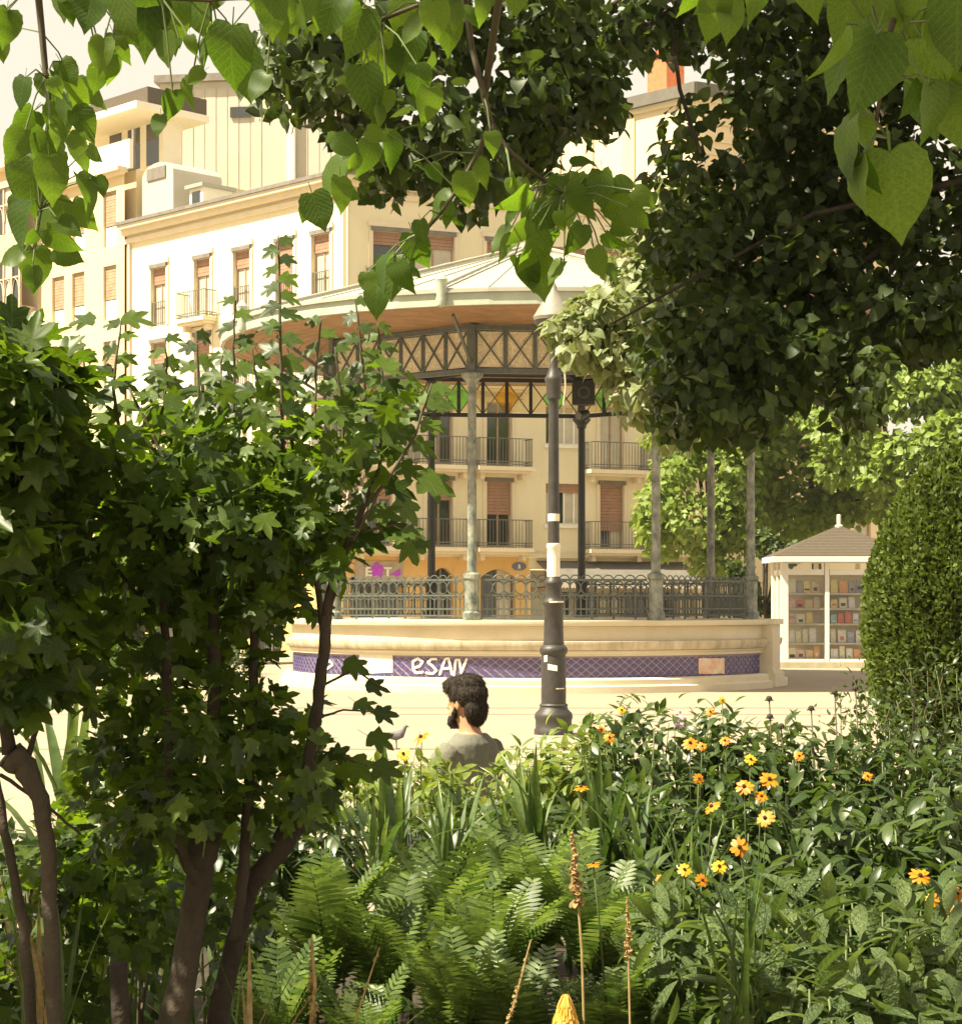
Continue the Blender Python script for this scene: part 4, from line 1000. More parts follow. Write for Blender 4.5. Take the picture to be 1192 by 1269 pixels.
street_tree('bright leafy street tree beside the bandstand\'s right columns',tuple(P(880,0,66).xy)+(0,),clumpy(870,610,75,110,66,2.6,26,7000)+clumpy(900,520,90,80,66,2.6,10,2500),0,M['plane'],.26)
street_tree('bright leafy street tree rising directly behind the kiosk roof',tuple(P(1010,0,69).xy)+(0,),clumpy(1000,560,110,130,69,3.4,34,10000),0,M['plane'],.27,.24)
street_tree('tallest bright street tree between kiosk and clipped conifer',tuple(P(1120,0,66).xy)+(0,),clumpy(1120,540,110,120,64,3.2,34,10000),0,M['plane'],.27,.24)
street_tree('street tree partly hidden by the clipped conifer at the right edge',tuple(P(1230,0,62).xy)+(0,),clumpy(1220,520,110,140,62,3.2,26,8000),0,M['plane'],.27,.24)
street_tree('low dark tree in shadow just left of the kiosk',tuple(P(948,0,63).xy)+(0,),clumpy(948,715,42,60,63,1.2,14,3500),0,M['hedge'],.22,.12)
street_tree('grey leaved tree left of the bandstand, seen past the shrub',tuple(P(395,0,58).xy)+(0,),clumpy(392,610,60,110,58,1.8,22,6500),0,M['greyleaf'],.16,.15)
for px,py,rx,ry,lb in ((40,740,90,90,'dark green tree beyond the plaza at the left edge'),(170,730,80,80,'dark green tree beyond the plaza behind the shrub\'s middle'),(290,735,60,75,'dark green tree beyond the plaza close to the grey tree')):
    street_tree(lb,tuple(P(px,0,60).xy)+(0,),clumpy(px,py,rx,ry,60,2.,18,5000),0,M['hedge'],.24,.16)
hd=thing('hedge','long low hedge across the far side of the plaza at left',  'hedge',tuple(P(140,0,50).xy)+(0,))
p,R=crown_leaves([((x,50,.45),(.9,.5,.42),500) for x in np.linspace(-13,-6.5,10)],.12,shell=.5); joined('foliage',p,R,[QUADLEAF],M['hedge'],hd)
limb(hd,'stem',[(-12.8,50,.3),(-6.5,50,.3)],.04,.04,M['darkbark'])

# --- clipped conifer ----------------------------------------------------------
TY_=14.0; tc=P(1203,750,TY_); k=TY_/FPX
tp=thing('topiary','dense egg shaped clipped conifer at the right edge','topiary',(tc.x,tc.y,0))
limb(tp,'trunk',[(tc.x,tc.y,-.02),(tc.x,tc.y,.9)],.09,.07,M['bark'])
core=MB(); core.ell(tc-Vector((0,0,.09)),(128*k*.84,128*k*.84,195*k*.92),26,18); core.build('inner_growth',M['hedge'],tp)
n=70000; d=RNG.normal(size=(n,3)); d/=np.linalg.norm(d,axis=1,keepdims=True)
lump=np.array([mnoise.noise(Vector(x*5.5))+.6*mnoise.noise(Vector(x*13)) for x in d]); rad=1+lump*.045-RNG.random(n)**2*.13+ (RNG.random(n)<.02)*.03
egg=1-.10*d[:,2:3]*np.array([[1,1,0]])
d2=d*np.where(d[:,2:3]<0,[[1,1,1.18]],[[1,1,1]]); pos=np.array(tc)+d2*rad[:,None]*egg*np.array([128*k,128*k,195*k])
joined('foliage',pos,frames(d*.8+np.array([0,0,.55])+rnd(n,.45),d+rnd(n,.6),RNG.uniform(.026,.05,n)),[QUADLEAF,QUADLEAF2],M['yew'],tp)

# --- big shaded linden behind the garden, its crown filling the upper right -----
HS=[heart(i,9,.15+.05*i,.2+.1*i) for i in range(4)]; HL=[heart(i+9,6,.2,.3) for i in range(3)]
lt=thing('linden_tree','large dark linden tree whose shaded crown fills the upper right','tree',(6.3,12.2,0))
top=Vector((5.6,11.8,4.6)); limb(lt,'trunk',[(6.3,12.2,-.05),(6.2,12.1,2.2),top,(5.0,11.4,7.5)],.26,.12,M['darkbark'],12)
B=[]
for px,py,rx,ry,n,Y in [(340,95,42,42,130,9.6),(400,60,70,60,290,9.8),(470,60,60,60,250,9.6),(430,130,60,28,150,9.6),(560,30,60,45,250,9.6),(680,40,70,50,330,9.8),(655,135,60,42,240,9.6),
    (540,170,70,55,300,9.4),(470,205,40,34,100,9.4),(585,215,60,42,190,9.6),(700,105,60,38,240,10),(660,190,40,30,110,10),(760,50,42,40,130,10.4),(740,130,45,30,110,10.4),(820,25,60,36,230,10.6),(930,35,85,48,430,11),(1050,60,90,80,560,11),(1150,60,80,90,480,11),
    (960,130,70,52,330,11),(905,255,62,66,380,11.2),(1000,220,100,90,700,11.5),(1120,250,90,120,750,11.2),(960,340,115,78,900,11.2),(845,170,30,45,70,11.2),(830,230,35,25,50,11),(850,310,60,55,330,11),
    (1100,400,110,52,650,11),(880,430,100,70,800,10.8),(960,450,80,60,500,10.8),(860,505,55,46,330,10.6),(925,520,42,34,170,10.6),(1062,485,30,62,190,10.6),(1175,400,40,42,200,10.8),(1010,430,60,45,260,11.2)]:
    B.append(pxblob(px,py,rx,ry,int(n*1.32),Y,.75))
p,R=crown_leaves(B,.076,droop=.45,up=.6,jit=.8)
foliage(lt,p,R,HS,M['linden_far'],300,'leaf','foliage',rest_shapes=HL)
for i in range(26): B.append(((random.uniform(4.2,9.5),random.uniform(9.5,14.5),random.uniform(3.4,6.2)),(1.,1.,.6),150))
for px,py,Y in ((1260,80,11),(1270,200,11.3),(1260,330,11.2),(1380,120,11.5),(1390,260,11.6),(1380,390,11.6),(1500,180,12),(1510,320,12),(1300,430,11.3),(1620,250,12.3),(1620,370,12.4),(1450,60,12),(1580,110,12.2)): B.append(pxblob(px,py,80,75,520,Y,.75))
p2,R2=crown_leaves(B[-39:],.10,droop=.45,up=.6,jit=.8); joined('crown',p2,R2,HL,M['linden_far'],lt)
# upper crown above the frame
U=[]
for i in range(44):
    x=random.uniform(-1.7,7.5); y=random.uniform(8.4,15.0); z=random.uniform(5.9,9.2)
    if x<3.2 and y>11.6: continue
    U.append(((x,y,z),(1.3,1.3,.7),230))
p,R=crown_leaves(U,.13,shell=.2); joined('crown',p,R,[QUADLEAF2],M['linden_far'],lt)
for px,py,Y in ((430,60,9.7),(560,150,9.5),(700,80,10),(930,50,11),(960,340,11.2),(880,470,10.8),(760,400,10.3),(1100,300,11.2),(1060,430,10.7)):
    e=P(px,py,Y); mid=top.lerp(e,.55)+Vector((0,0,1.3 if py<160 else .35)); limb(lt,'branch',[top,top.lerp(mid,.5)+Vector((0,.3,.5)),mid,mid.lerp(e,.55)+Vector((random.uniform(-.2,.2),.2,.25)),e],.045,.006,M['darkbark'],6)
tw=MB()
for pts in (((745,75,10.2),(775,50,10.3),(830,10,10.5)),((1030,360,10.9),(1062,330,11),(1100,300,11)),((838,0,10.4),(836,60,10.4),(842,110,10.5),(858,160,10.5),(868,190,10.5))):
    MB().tube([P(*q) for q in pts],.012,5).build('twig',M['darkbark'],lt)

# --- added linden: its paler leaves stand in for sunlight on the dark crown's edge
pt_=thing('linden_tree','added linden in a paler leaf colour for the sunlit edge left of the dark crown, over the lamp post','tree',tuple(P(1290,0,16.5).xy)+(0,))
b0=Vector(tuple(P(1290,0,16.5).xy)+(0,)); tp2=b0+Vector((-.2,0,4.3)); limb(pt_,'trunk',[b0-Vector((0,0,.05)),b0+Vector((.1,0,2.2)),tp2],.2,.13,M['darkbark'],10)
B=[]
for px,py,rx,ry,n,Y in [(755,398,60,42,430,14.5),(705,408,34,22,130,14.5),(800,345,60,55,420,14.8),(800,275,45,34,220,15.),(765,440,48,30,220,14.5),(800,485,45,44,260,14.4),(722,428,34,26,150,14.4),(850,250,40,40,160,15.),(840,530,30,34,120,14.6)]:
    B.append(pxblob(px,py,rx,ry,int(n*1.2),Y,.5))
for px,py in ((1250,120),(1250,280),(1380,120),(1390,300),(1500,200),(1330,400)): B.append(pxblob(px,py,90,90,500,16.3,.9))
for px,py,Y in ((760,400,14.5),(800,300,15.),(800,480,14.4)):
    e=P(px,py,Y); limb(pt_,'branch',[tp2,tp2.lerp(e,.5)+Vector((0,.2,.35)),e],.05,.008,M['darkbark'],6)
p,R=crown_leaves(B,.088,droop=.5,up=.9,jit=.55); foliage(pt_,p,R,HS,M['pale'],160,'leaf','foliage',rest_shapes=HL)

# --- near linden overhead: its hanging twigs come into the top of the frame -----
nl=thing('linden_tree','nearest linden tree with large bright leaves hanging into the top of the view','tree',(3.4,-1.6,0))
limb(nl,'trunk',[(3.4,-1.6,-.05),(3.3,-1.4,2.0),(3.0,-1.0,4.2),(2.4,0,6.2)],.24,.1,M['bark'],12)
U=[]
for i in range(60):
    x=random.uniform(-1.0,4.2); y=random.uniform(-1.2,4.4); z=random.uniform(4.6,6.4)
    if x<.1 and y>3: continue
    U.append(((x,y,z),(.8,.8,.4),170))
for i in range(70): U.append(((random.uniform(-6.5,8),random.uniform(-6.5,-4.2),random.uniform(.3,6.5)),(1.0,.7,.8),70))   # unseen foliage added behind the viewer to block sky light
for i in range(16): U.append(((random.uniform(-1.6,-.5),random.uniform(2.2,3.8),random.uniform(5.4,6.2)),(.5,.5,.3),70))  # unseen clumps added to shade the bed's lower right
for i in range(10): U.append(((-.7+random.uniform(-.55,.55),1.2+random.uniform(-.5,.5),random.uniform(4.6,5.1)),(.4,.4,.25),150))  # unseen clumps added to darken the large leaves at top right
p,R=crown_leaves(U,.11,shell=.2); joined('crown',p,R,HL,M['linden'],nl)  # holds the linden's crown and the unseen foliage added for shade
NH=[heart(i+20,17,.05+.11*(i%5),.10+.16*(i%4)) for i in range(14)]
NM=[leaf_mesh('leaf',s_,M['linden']) for s_ in NH]
def near_branch(path,Y,leaves,start,rad=.006,bend=None):
    pts=[P(x,y,Y+.05*math.sin(i*2.1)) for i,(x,y) in enumerate(path)]
    br=MB().tube([Vector(start)]+[Vector(start).lerp(pts[0],.6)+Vector((0,0,.25))]+pts,[.02,.012]+[rad*(1-.6*i/max(1,len(pts)-1)) for i in range(len(pts))],6).build('branch',M['twig'],nl)
    pet=MB()
    more=[(q[0]+random.uniform(-26,26),q[1]+random.uniform(-24,16),q[2]*random.uniform(.5,.85),q[3]+random.uniform(-50,50))+(('e',) if random.random()<.25 else ()) for q in leaves if q[2]<130 and random.random()<.75]
    for q in list(leaves)+more:
        px,py,L,ang=q[:4]; edge=len(q)>4 and q[4]=='e'
        yy=Y+random.uniform(-.16,.16); a=math.radians(ang); s_=L*yy/FPX*.72
        tip=np.array([math.sin(a),random.uniform(-.25,.25),-math.cos(a)])
        nr=np.array([math.cos(a)*random.choice((-1,1)),-.32,math.sin(a)*.4]) if edge else np.array([random.uniform(-.95,.95),-1.,random.uniform(-.2,.9)])
        R=frames(tip[None],nr[None],np.array([s_])); R[0][:,0]*=random.uniform(.78,1.02)
        base=np.array(P(px,py,yy))-R[0][:,1]*.5
        singles('leaf',base[None],R,[random.choice(NM)],br)
        # petiole to the nearest point of the twig
        bb=Vector(base); best=min(pts,key=lambda t:(t-bb).length)
        if (best-bb).length<.16: pet.tube([bb,bb.lerp(best,.5)+Vector((0,0,.012)),best],[.0012,.0014,.0016],4)
    if pet.v: pet.build('petiole',M['greenstem'],br)['kind']='stuff'
near_branch([(47,-10),(52,40),(57,95),(62,140),(58,200),(50,260),(42,310)],3.0,[(25,115,55,-20),(60,108,52,20),(90,122,75,30),(30,155,62,-30),(75,150,64,10),(105,155,64,40),(55,190,80,0),(20,180,62,-30),(102,188,70,40),(38,235,98,-10),(65,222,80,10),(112,235,72,40,'e'),(82,265,60,30),(102,268,58,35),(30,280,82,-15),(60,278,60,0),(75,300,64,48,'e'),(45,332,72,10),(14,320,46,-70),(8,35,62,0),(2,62,42,10),(85,90,50,35)],(-.9,1.0,4.7))
near_branch([(60,-30),(100,-12),(150,-6),(200,-4),(260,0),(340,-10)],2.8,[(110,15,72,-10),(150,15,92,0),(180,22,112,0),(215,22,96,10),(245,15,82,0),(125,68,60,-10),(147,58,52,20),(120,98,50,-10),(283,70,104,-10),(258,62,84,-22,'e'),(305,92,84,14),(236,55,32,0),(232,115,50,-20),(214,130,48,0),(196,155,38,-10),(338,15,84,10),(372,10,74,0),(358,22,62,30),(80,0,70,-10),(140,85,44,10),(205,60,60,0)],(-.4,.6,4.7))
near_branch([(380,-20),(430,0),(470,25),(520,5),(570,-15)],3.3,[(410,15,82,-20),(440,42,92,-15),(475,75,92,0),(455,112,84,10),(500,25,72,0),(540,22,62,10),(422,22,72,0),(505,60,72,-20),(565,20,52,10),(557,38,60,10),(520,100,60,10),(532,130,60,0),(470,130,60,-30),(600,10,52,10),(640,-5,60,0)],(.2,.8,4.7))
near_branch([(575,-10),(585,60),(600,120),(608,150),(592,190),(566,235),(545,265),(528,285)],3.4,[(455,195,56,-10),(488,187,60,20),(410,220,74,-35),(425,240,62,10),(395,262,66,20),(577,235,58,0),(545,250,48,-60),(556,265,42,10),(517,310,62,15),(485,345,74,0),(465,372,54,-10),(503,330,48,20),(472,332,62,-40,'e'),(540,215,40,30),(612,175,38,20),(430,180,50,60,'e')],(.4,.9,4.7))
near_branch([(600,120),(608,150),(625,180),(650,205),(672,222),(700,240),(722,255)],3.42,[(640,250,64,-40,'e'),(620,298,60,-40,'e'),(675,280,88,5),(663,312,72,-5),(670,345,78,5),(645,290,50,-30),(690,235,48,-10),(716,236,58,0),(746,236,68,0),(722,252,70,60),(775,257,68,70),(757,225,54,80,'e'),(705,266,42,10),(716,296,52,-15),(741,326,54,15),(762,302,48,40,'e'),(645,236,42,-10),(655,340,62,0),(722,200,38,110,'e'),(790,270,50,40)],(.5,.9,4.7))
near_branch([(1130,-30),(1108,20),(1098,60),(1092,110),(1086,150),(1100,170)],1.95,[(1072,92,152,-15),(1038,80,115,-35,'e'),(1045,182,118,-15,'e'),(1108,240,150,5),(1062,228,96,-10,'e'),(1080,35,130,0),(1160,90,140,20,'e'),(1150,135,110,20),(1182,140,112,10),(1130,20,124,30),(1185,40,124,0),(1050,10,110,-20),(1000,-15,90,0),(1165,20,120,10)],(1.0,.3,4.6),.004)
near_branch([(905,-30),(900,-12),(896,0)],2.8,[(905,22,78,5),(885,22,66,-10),(860,-5,60,-10),(940,-8,70,10)],(.7,.6,4.7),.004)

# --- lobed shrub tree at the left ------------------------------------------------
LB=[lobed(i,.15+.08*(i%4)) for i in range(7)]; LM=[leaf_mesh('leaf',s_,M['lobed']) for s_ in LB]
def stem(root,name,pxs,Y,radpx,m=None,bump=True):
    pts=[];rad=[]
    for i in range(len(pxs)-1):
        (x0,y0),(x1,y1)=pxs[i],pxs[i+1]; r0,r1=radpx[i],radpx[i+1]
        for t in np.linspace(0,1,6)[:-1]:
            pts.append(P(x0+(x1-x0)*t,y0+(y1-y0)*t,Y)+Vector((random.gauss(0,.0011),random.gauss(0,.003),0))); rad.append((r0+(r1-r0)*t)*Y/FPX*random.uniform(.93,1.08))
    pts.append(P(*pxs[-1],Y)); rad.append(radpx[-1]*Y/FPX)
    return MB().tube(pts,rad,10).build(name,m or M['bark'],root)
def ground_px(Y): return HZ+EYE*FPX/Y
SY=4.2; gpx=ground_px(SY)
stt=thing('shrub_tree','lobed leaved shrub tree with two pollarded trunks, left of centre','tree',tuple(P(200,gpx,SY)))
stem(stt,'trunk',[(170,gpx),(215,1269),(232,1180),(246,1090),(250,1055),(258,1030),(263,1000),(264,950)],SY,[21,19,17,16,19,19,13,9])
stem(stt,'trunk',[(250,gpx),(268,1269),(288,1180),(312,1095),(348,1050),(372,1005),(382,970),(385,935)],SY+.08,[15,13,12,12,14,16,13,9],M['darkbark'])
for pxs,r in (([(260,1020),(264,950),(266,850),(264,760),(262,660),(255,560),(250,470)],[9,8.5,8,7,6,4,2]),([(378,985),(385,935),(394,870),(402,800),(404,760),(420,700),(445,640),(470,580)],[9,8,7.5,7,7,6,4,2]),
    ([(292,1165),(300,1100),(306,1020),(309,960),(314,850),(316,720),(320,600)],[7,7,7,6.5,6,5,3]),([(244,1095),(222,1050),(210,1000),(210,900),(205,780),(200,660)],[7,7,6.5,6,5,3]),([(402,800),(390,700),(370,600),(352,480)],[4,4,3,2]),
    ([(350,600),(349,480),(347,380),(345,292)],[3,2.2,1.8,1]),([(255,560),(247,500),(243,410)],[2.5,2,1]),([(150,560),(140,480),(150,398)],[2.5,2,1]),([(455,560),(452,470),(440,370)],[2.5,2,1]),([(470,580),(475,480),(468,400)],[2.5,2,1]),
    ([(420,700),(470,610),(515,540),(535,475)],[3,2.4,1.8,1]),([(445,660),(490,650),(515,675)],[2,1.5,1]),([(398,850),(440,830),(470,850)],[2,1.4,1]),([(392,890),(425,880),(462,882)],[2,1.4,1]),([(388,930),(420,935),(455,950)],[2,1.4,1]),
    ([(205,780),(140,700),(90,640)],[3,2.4,1.4]),([(262,660),(200,560),(160,480)],[3,2.4,1.4])):
    stem(stt,'branch',pxs,SY+random.uniform(-.12,.12),r,M['darkbark'] if r[0]>4 else M['twig'])  # darker bark on the upper stems stands in for shade
B=[]
for px,py,rx,ry,n,Y in [(250,575,140,55,120,5),(390,570,60,55,40,5),(300,650,140,70,280,5),(150,640,90,90,190,5),(210,740,110,80,200,5.1),(330,730,70,60,80,5.1),(175,850,90,65,110,5.1),(375,640,40,50,40,5),(190,930,80,50,70,5.3),(130,570,60,55,60,5),
    (445,540,40,40,22,5),(425,690,26,40,14,5),(330,900,50,50,14,5.2),(230,1000,80,50,60,5.5),(320,505,100,26,22,5),(200,500,70,26,18,5),(330,1000,40,30,12,5.3),(120,800,50,50,46,5.1),(480,500,40,40,20,5),(300,830,40,40,26,5.1),(380,930,20,60,26,5.2),(270,640,90,70,160,5.4),(380,1000,22,26,30,5.2),(240,620,150,80,330,5.6),(300,590,110,40,150,5.5),(150,960,70,80,120,5.5),(110,1060,80,70,130,5.7),(265,900,45,60,60,4.9),(235,985,60,50,70,4.85),(315,900,50,50,40,5),(180,1010,60,60,70,5),(385,955,35,45,34,4.9),(300,1000,40,40,30,4.9),(190,1110,60,80,110,5.7),(330,950,50,60,50,5.6),(300,1120,40,60,50,5.6)]:
    B.append(pxblob(px,py,rx,ry,int(n*1.45),Y*.84,.36))
p,R=crown_leaves(B,.050,droop=.3,up=.9,jit=.6)
# leaves along the slender shoots
extra=[]
def shoot(pxs,n,s0):
    for i in range(n):
        t=(i+1)/(n+.01); j=t*(len(pxs)-1); a=int(j); f=j-a; x=pxs[a][0]+(pxs[a+1][0]-pxs[a][0])*f; y=pxs[a][1]+(pxs[a+1][1]-pxs[a][1])*f
        extra.append((x,y,s0*(1-.45*t),(70 if i%2 else -70)+random.uniform(-25,25)))
for x0,y0,x1,y1,nn in ((290,520,292,372,9),(200,520,205,420,8),(390,540,398,395,9),(425,560,415,430,8),(320,520,312,430,7),(110,520,100,420,7),(270,520,276,440,7)):
    stem(stt,'branch',[(x0,y0),((x0+x1)/2+random.uniform(-5,5),(y0+y1)/2),(x1,y1)],SY+random.uniform(-.1,.1),[2.2,1.6,1],M['twig']); shoot([(x0,y0),((x0+x1)/2,(y0+y1)/2),(x1,y1)],nn,44)
shoot([(350,600),(349,480),(347,380),(345,296)],22,46); shoot([(250,560),(247,500),(243,412)],12,48); shoot([(150,560),(140,480),(150,400)],11,48); shoot([(455,560),(452,470),(440,372)],12,44); shoot([(470,580),(475,480),(468,402)],12,44)
shoot([(420,700),(470,610),(515,540),(535,478)],16,56); shoot([(445,660),(490,650),(515,672)],6,50)
extra += [(500,665,44,20),(515,590,60,60),(490,615,50,30),(520,490,50,70),(452,850,34,80),(462,885,36,95),(455,912,42,60),(460,950,46,75),(430,940,50,40),(425,820,40,60),(440,870,34,60),(150,395,44,85),(215,470,50,-60),(120,395,40,-80)]
ep=[];et=[];en=[];es=[]
for x,y,L,a in extra:
    yy=SY+random.uniform(-.15,.15); t=math.radians(a); ep.append(P(x,y,yy)); et.append((math.sin(t),random.uniform(-.4,.2),-math.cos(t)*.6)); en.append((random.uniform(-.4,.4),-.8,.9)); es.append(L*yy/FPX*.95)
p=np.concatenate([p,np.array(ep)]); R=np.concatenate([R,frames(np.array(et),np.array(en),np.array(es))])
foliage(stt,p,R,LB,M['lobed'],300,'leaf','foliage',LM)

s2=thing('shrub_tree','smaller shrub tree with a knobbly pollard head at the left edge','tree',tuple(P(60,ground_px(3.9),3.9)))
g2=ground_px(3.9)
stem(s2,'trunk',[(72,g2),(68,1269),(63,1150),(60,1060),(50,990),(30,950),(12,935)],3.9,[12,11,10,10,11,16,20]); stem(s2,'trunk',[(44,g2),(38,1269),(30,1150),(10,1050),(-6,960)],3.95,[7,7,7,6,5])
stem(s2,'trunk',[(150,g2),(149,1269),(147,1195)],4.0,[12,12,11],M['darkbark'])
for pxs,r in (([(12,935),(0,850),(10,700),(15,560),(20,430)],[10,7,5,4,2]),([(30,950),(60,860),(70,760),(60,640)],[4,3,2.4,1.5]),([(0,960),(60,1000),(100,1035)],[2.5,2,1.5])): stem(s2,'branch',pxs,3.9,r,M['darkbark'])
B=[]
for px,py,rx,ry,n in [(20,480,72,70,300),(25,560,70,60,260),(30,650,60,60,100),(45,760,70,60,110),(20,830,60,40,50),(60,850,60,40,30),(-20,700,60,200,150)]: B.append(pxblob(px,py,rx,ry,n,3.85,.3))
B += [((-1.75,3.8,2.25),(.70,.5,.75),1300),((-1.5,4.2,1.3),(.45,.4,.6),400)]  # unseen crown mass added at left to shade the shrub tree's middle
p,R=crown_leaves(B,.071,droop=.3,up=.9,jit=.6)
foliage(s2,p,R,LB,M['lobed'],260,'leaf','foliage',LM)
def low_shrub(label,px,py,Y,rx,ry,n,size,m,shapes,single=90,name='low_shrub',cat='shrub',dy=.35,droop=.3):
    t=thing(name,label,cat,(P(px,0,Y).x,Y,.05))
    base=Vector((P(px,0,Y).x,Y,.02)); c_=P(px,py,Y); st=MB()
    for i in range(7):
        e=c_+Vector((random.uniform(-.8,.8)*rx*Y/FPX,random.uniform(-.8,.8)*dy,random.uniform(-.2,.8)*ry*Y/FPX)); st.tube([base+Vector((random.uniform(-.06,.06),random.uniform(-.06,.06),0)),base.lerp(e,.5)+Vector((random.uniform(-.05,.05),0,.05)),e],[.008,.006,.003],5)
    st.build('stem',M['twig'],t)
    p,R=crown_leaves([pxblob(px,py,rx,ry,n,Y,dy)],size,droop=droop,up=1.,jit=.5); foliage(t,p,R,shapes,m,single)
    return t
low_shrub('low lobed leaved shrub under the left edge\'s pollard trunk',80,1120,4.9,90,90,110,.080,M['lobed'],LB)
low_shrub('low lobed leaved shrub at the bottom left corner',60,1225,4.7,100,60,110,.075,M['lobed'],LB)
low_shrub('dark lobed leaved shrub between the left trunks',165,1090,5.5,80,110,170,.075,M['lobed'],LB)

# --- ferns -------------------------------------------------------------------------
def frond_shape(seed):
    r=random.Random(seed); vs=[];fs=[]; N=27; a=math.radians(r.uniform(78,90)); a1=math.radians(r.uniform(0,55)); pts=[]; y=z=0; side=r.uniform(-.25,.25)
    for i in range(N+1):
        t=i/N; pts.append((side*t*t,y,z,a+(a1-a)*t**1.1)); an=a+(a1-a)*t**1.1; y+=math.cos(an)/N; z+=math.sin(an)/N
    for i in range(N):
        x0,y0,z0,an=pts[i]; x1,y1,z1,_=pts[i+1]; w_=.010*(1-i/N)+.002; b=len(vs)
        vs += [(x0-w_,y0,z0),(x0+w_,y0,z0),(x1+w_,y1,z1),(x1-w_,y1,z1)]; fs.append((b,b+1,b+2,b+3))
        t=i/N
        if t<.10: continue
        L=.21*math.sin(PI*min(1,(t-.06)**.75*1.02))**.8+.012; wd=.017
        fy,fz=math.cos(an),math.sin(an)
        for s_ in (-1,1):
            l=L*r.uniform(.92,1.06); b=len(vs); sw=.35; dr=-.18*l
            def q(u,e): return (x0+s_*l*u, y0+fy*(l*u*sw+e)-0*fz, z0+fz*(l*u*sw+e)+dr*u*u+.02*u)
            vs += [q(0,-wd*.5),q(.35,-wd),q(.75,-wd*.7),q(1,.0),q(.75,wd*.7),q(.35,wd),q(0,wd*.5)]
            f=[(b,b+1,b+5,b+6),(b+1,b+2,b+4,b+5),(b+2,b+3,b+4)]
            fs += f if s_>0 else [tuple(reversed(x)) for x in f]
    return vs,fs
FM=[leaf_mesh('frond',frond_shape(i),M['fern']) for i in range(7)]
def fern(label,px,py,Y,L,n=10,spread=1.):
    """px,py: where the middle of the fronds shows"""
    Y+=.7; L*=1.06; n+=2; c_=P(px,py+10,Y); b=Vector((c_.x,Y,max(.05,c_.z-.62*L))); 
    t=thing('fern',label,'fern',(b.x,Y,.05),'ferns in the flower bed')
    MB().tube([(b.x,Y,.03),(b.x,Y,b.z*.6),(b.x,Y,b.z+.02)],[.045,.035,.02],7).build('rootstock',M['darkbark'],t)
    for i in range(n):
        a=2*PI*(i+random.uniform(-.3,.3))/n; s_=L*random.uniform(.8,1.12)
        Rz=Matrix.Rotation(a,3,'Z')@Matrix.Rotation(random.uniform(-.15,.15),3,'X')*s_
        singles('frond',np.array([b])+0,np.array(Rz)[None],[random.choice(FM)],t)
for a in [('bright fern arching out right of the forked trunk',405,1120,5.0,.42,9),('fern at the bottom edge below the forked trunk',345,1225,4.6,.42,9),('fern with pale spread fronds left of the bed\'s middle',478,1160,5.0,.42,10),('tall pale fern behind the bed\'s middle ferns',545,1105,5.4,.44,10),
    ('upright bright fern at the bottom middle',570,1215,4.6,.40,10),('silvery fern in the middle of the bed',612,1130,5.1,.42,10),('tall silvery fern left of the dry flower spikes',668,1075,5.5,.46,10),('fern directly behind the taller dry flower spike',735,1110,5.2,.42,10),('dark fern at the bottom left of the torch flower',640,1235,4.5,.36,9),
    ('dark fern at the bottom right of the torch flower',760,1230,4.5,.38,9),('shaded fern right of the shorter dry spike',825,1180,4.8,.38,9),('fern at the bottom edge near the pale dry stalk',455,1245,4.5,.36,9),('shaded fern below the thin leaved clump',850,1250,4.4,.34,8),('small fern in front of the strap leaves',500,1085,5.6,.34,8)]: fern(*a)

# --- strap leaved clumps -----------------------------------------------------------
def strap_shape(seed,w_=.028):
    r=random.Random(seed); vs=[];fs=[]; N=9; a=math.radians(r.uniform(72,88)); a1=a-math.radians(r.choice((15,30,60,110))*r.uniform(.7,1.2)); y=z=0
    for i in range(N+1):
        t=i/N; ww=w_*(1-.15*abs(.4-t))*(1 if t<.6 else max(.03,1-((t-.6)/.4)**1.6)); vs += [(-ww,y,z+.012),(0,y,z),(ww,y,z+.012)]
        an=a+(a1-a)*t**1.6; y+=math.cos(an)/N; z+=math.sin(an)/N
    for i in range(N): b=3*i; fs += [(b,b+1,b+4,b+3),(b+1,b+2,b+5,b+4)]
    return vs,fs
SMs=[leaf_mesh('leaf',strap_shape(i),M['strap']) for i in range(8)]; THs=[leaf_mesh('leaf',strap_shape(i+20,.013),M['strap']) for i in range(6)]
DRs=[leaf_mesh('dry_leaf',strap_shape(i+50,.016),M['dry']) for i in range(5)]
def strap(label,px,ptop,Y,L,n=22,meshes=None,base_px=None,lean=None,dry=0):
    Y+=(.9 if Y>5.5 else 0); L*=(1.12 if Y>5.5 else 1); x=P(px,0,Y).x; zt=P(px,ptop,Y).z; zb=max(.05,zt-L*.92)
    t=thing('strap_leaf_plant',label,'plant',(x,Y,.05),'strap leaved clumps in the bed')
    MB().tube([(x,Y,.03),(x,Y,zb*.6+.02),(x,Y,zb+.05)],[.035,.03,.022],7).build('crown_base',M['greenstem'],t)
    for i in range(n):
        a=random.uniform(0,2*PI); s_=L*random.uniform(.65,1.08)
        R=Matrix.Rotation(a,3,'Z')@Matrix.Rotation(random.uniform(-.30,.25),3,'X')*s_
        d=i>=n-dry
        singles('dry_leaf' if d else 'leaf',np.array([(x+random.gauss(0,.03),Y+random.gauss(0,.03),zb)]),np.array(R)[None],[random.choice(DRs if d else (meshes or SMs))],t)
strap('strap leaved clump of upright blades right of the shrub tree',480,935,5.6,.48,26); strap('strap leaved clump with drooping pale blades behind the ferns',560,970,6.0,.44,22)
strap('strap leaved clump of upright blades below the lamp post\'s left side',660,935,6.2,.46,22); strap('strap leaved clump of upright blades below the lamp post\'s right side',745,940,6.2,.46,22); strap('strap leaved clump arching over the dark leaves left of the daisies',800,975,6.0,.42,18)
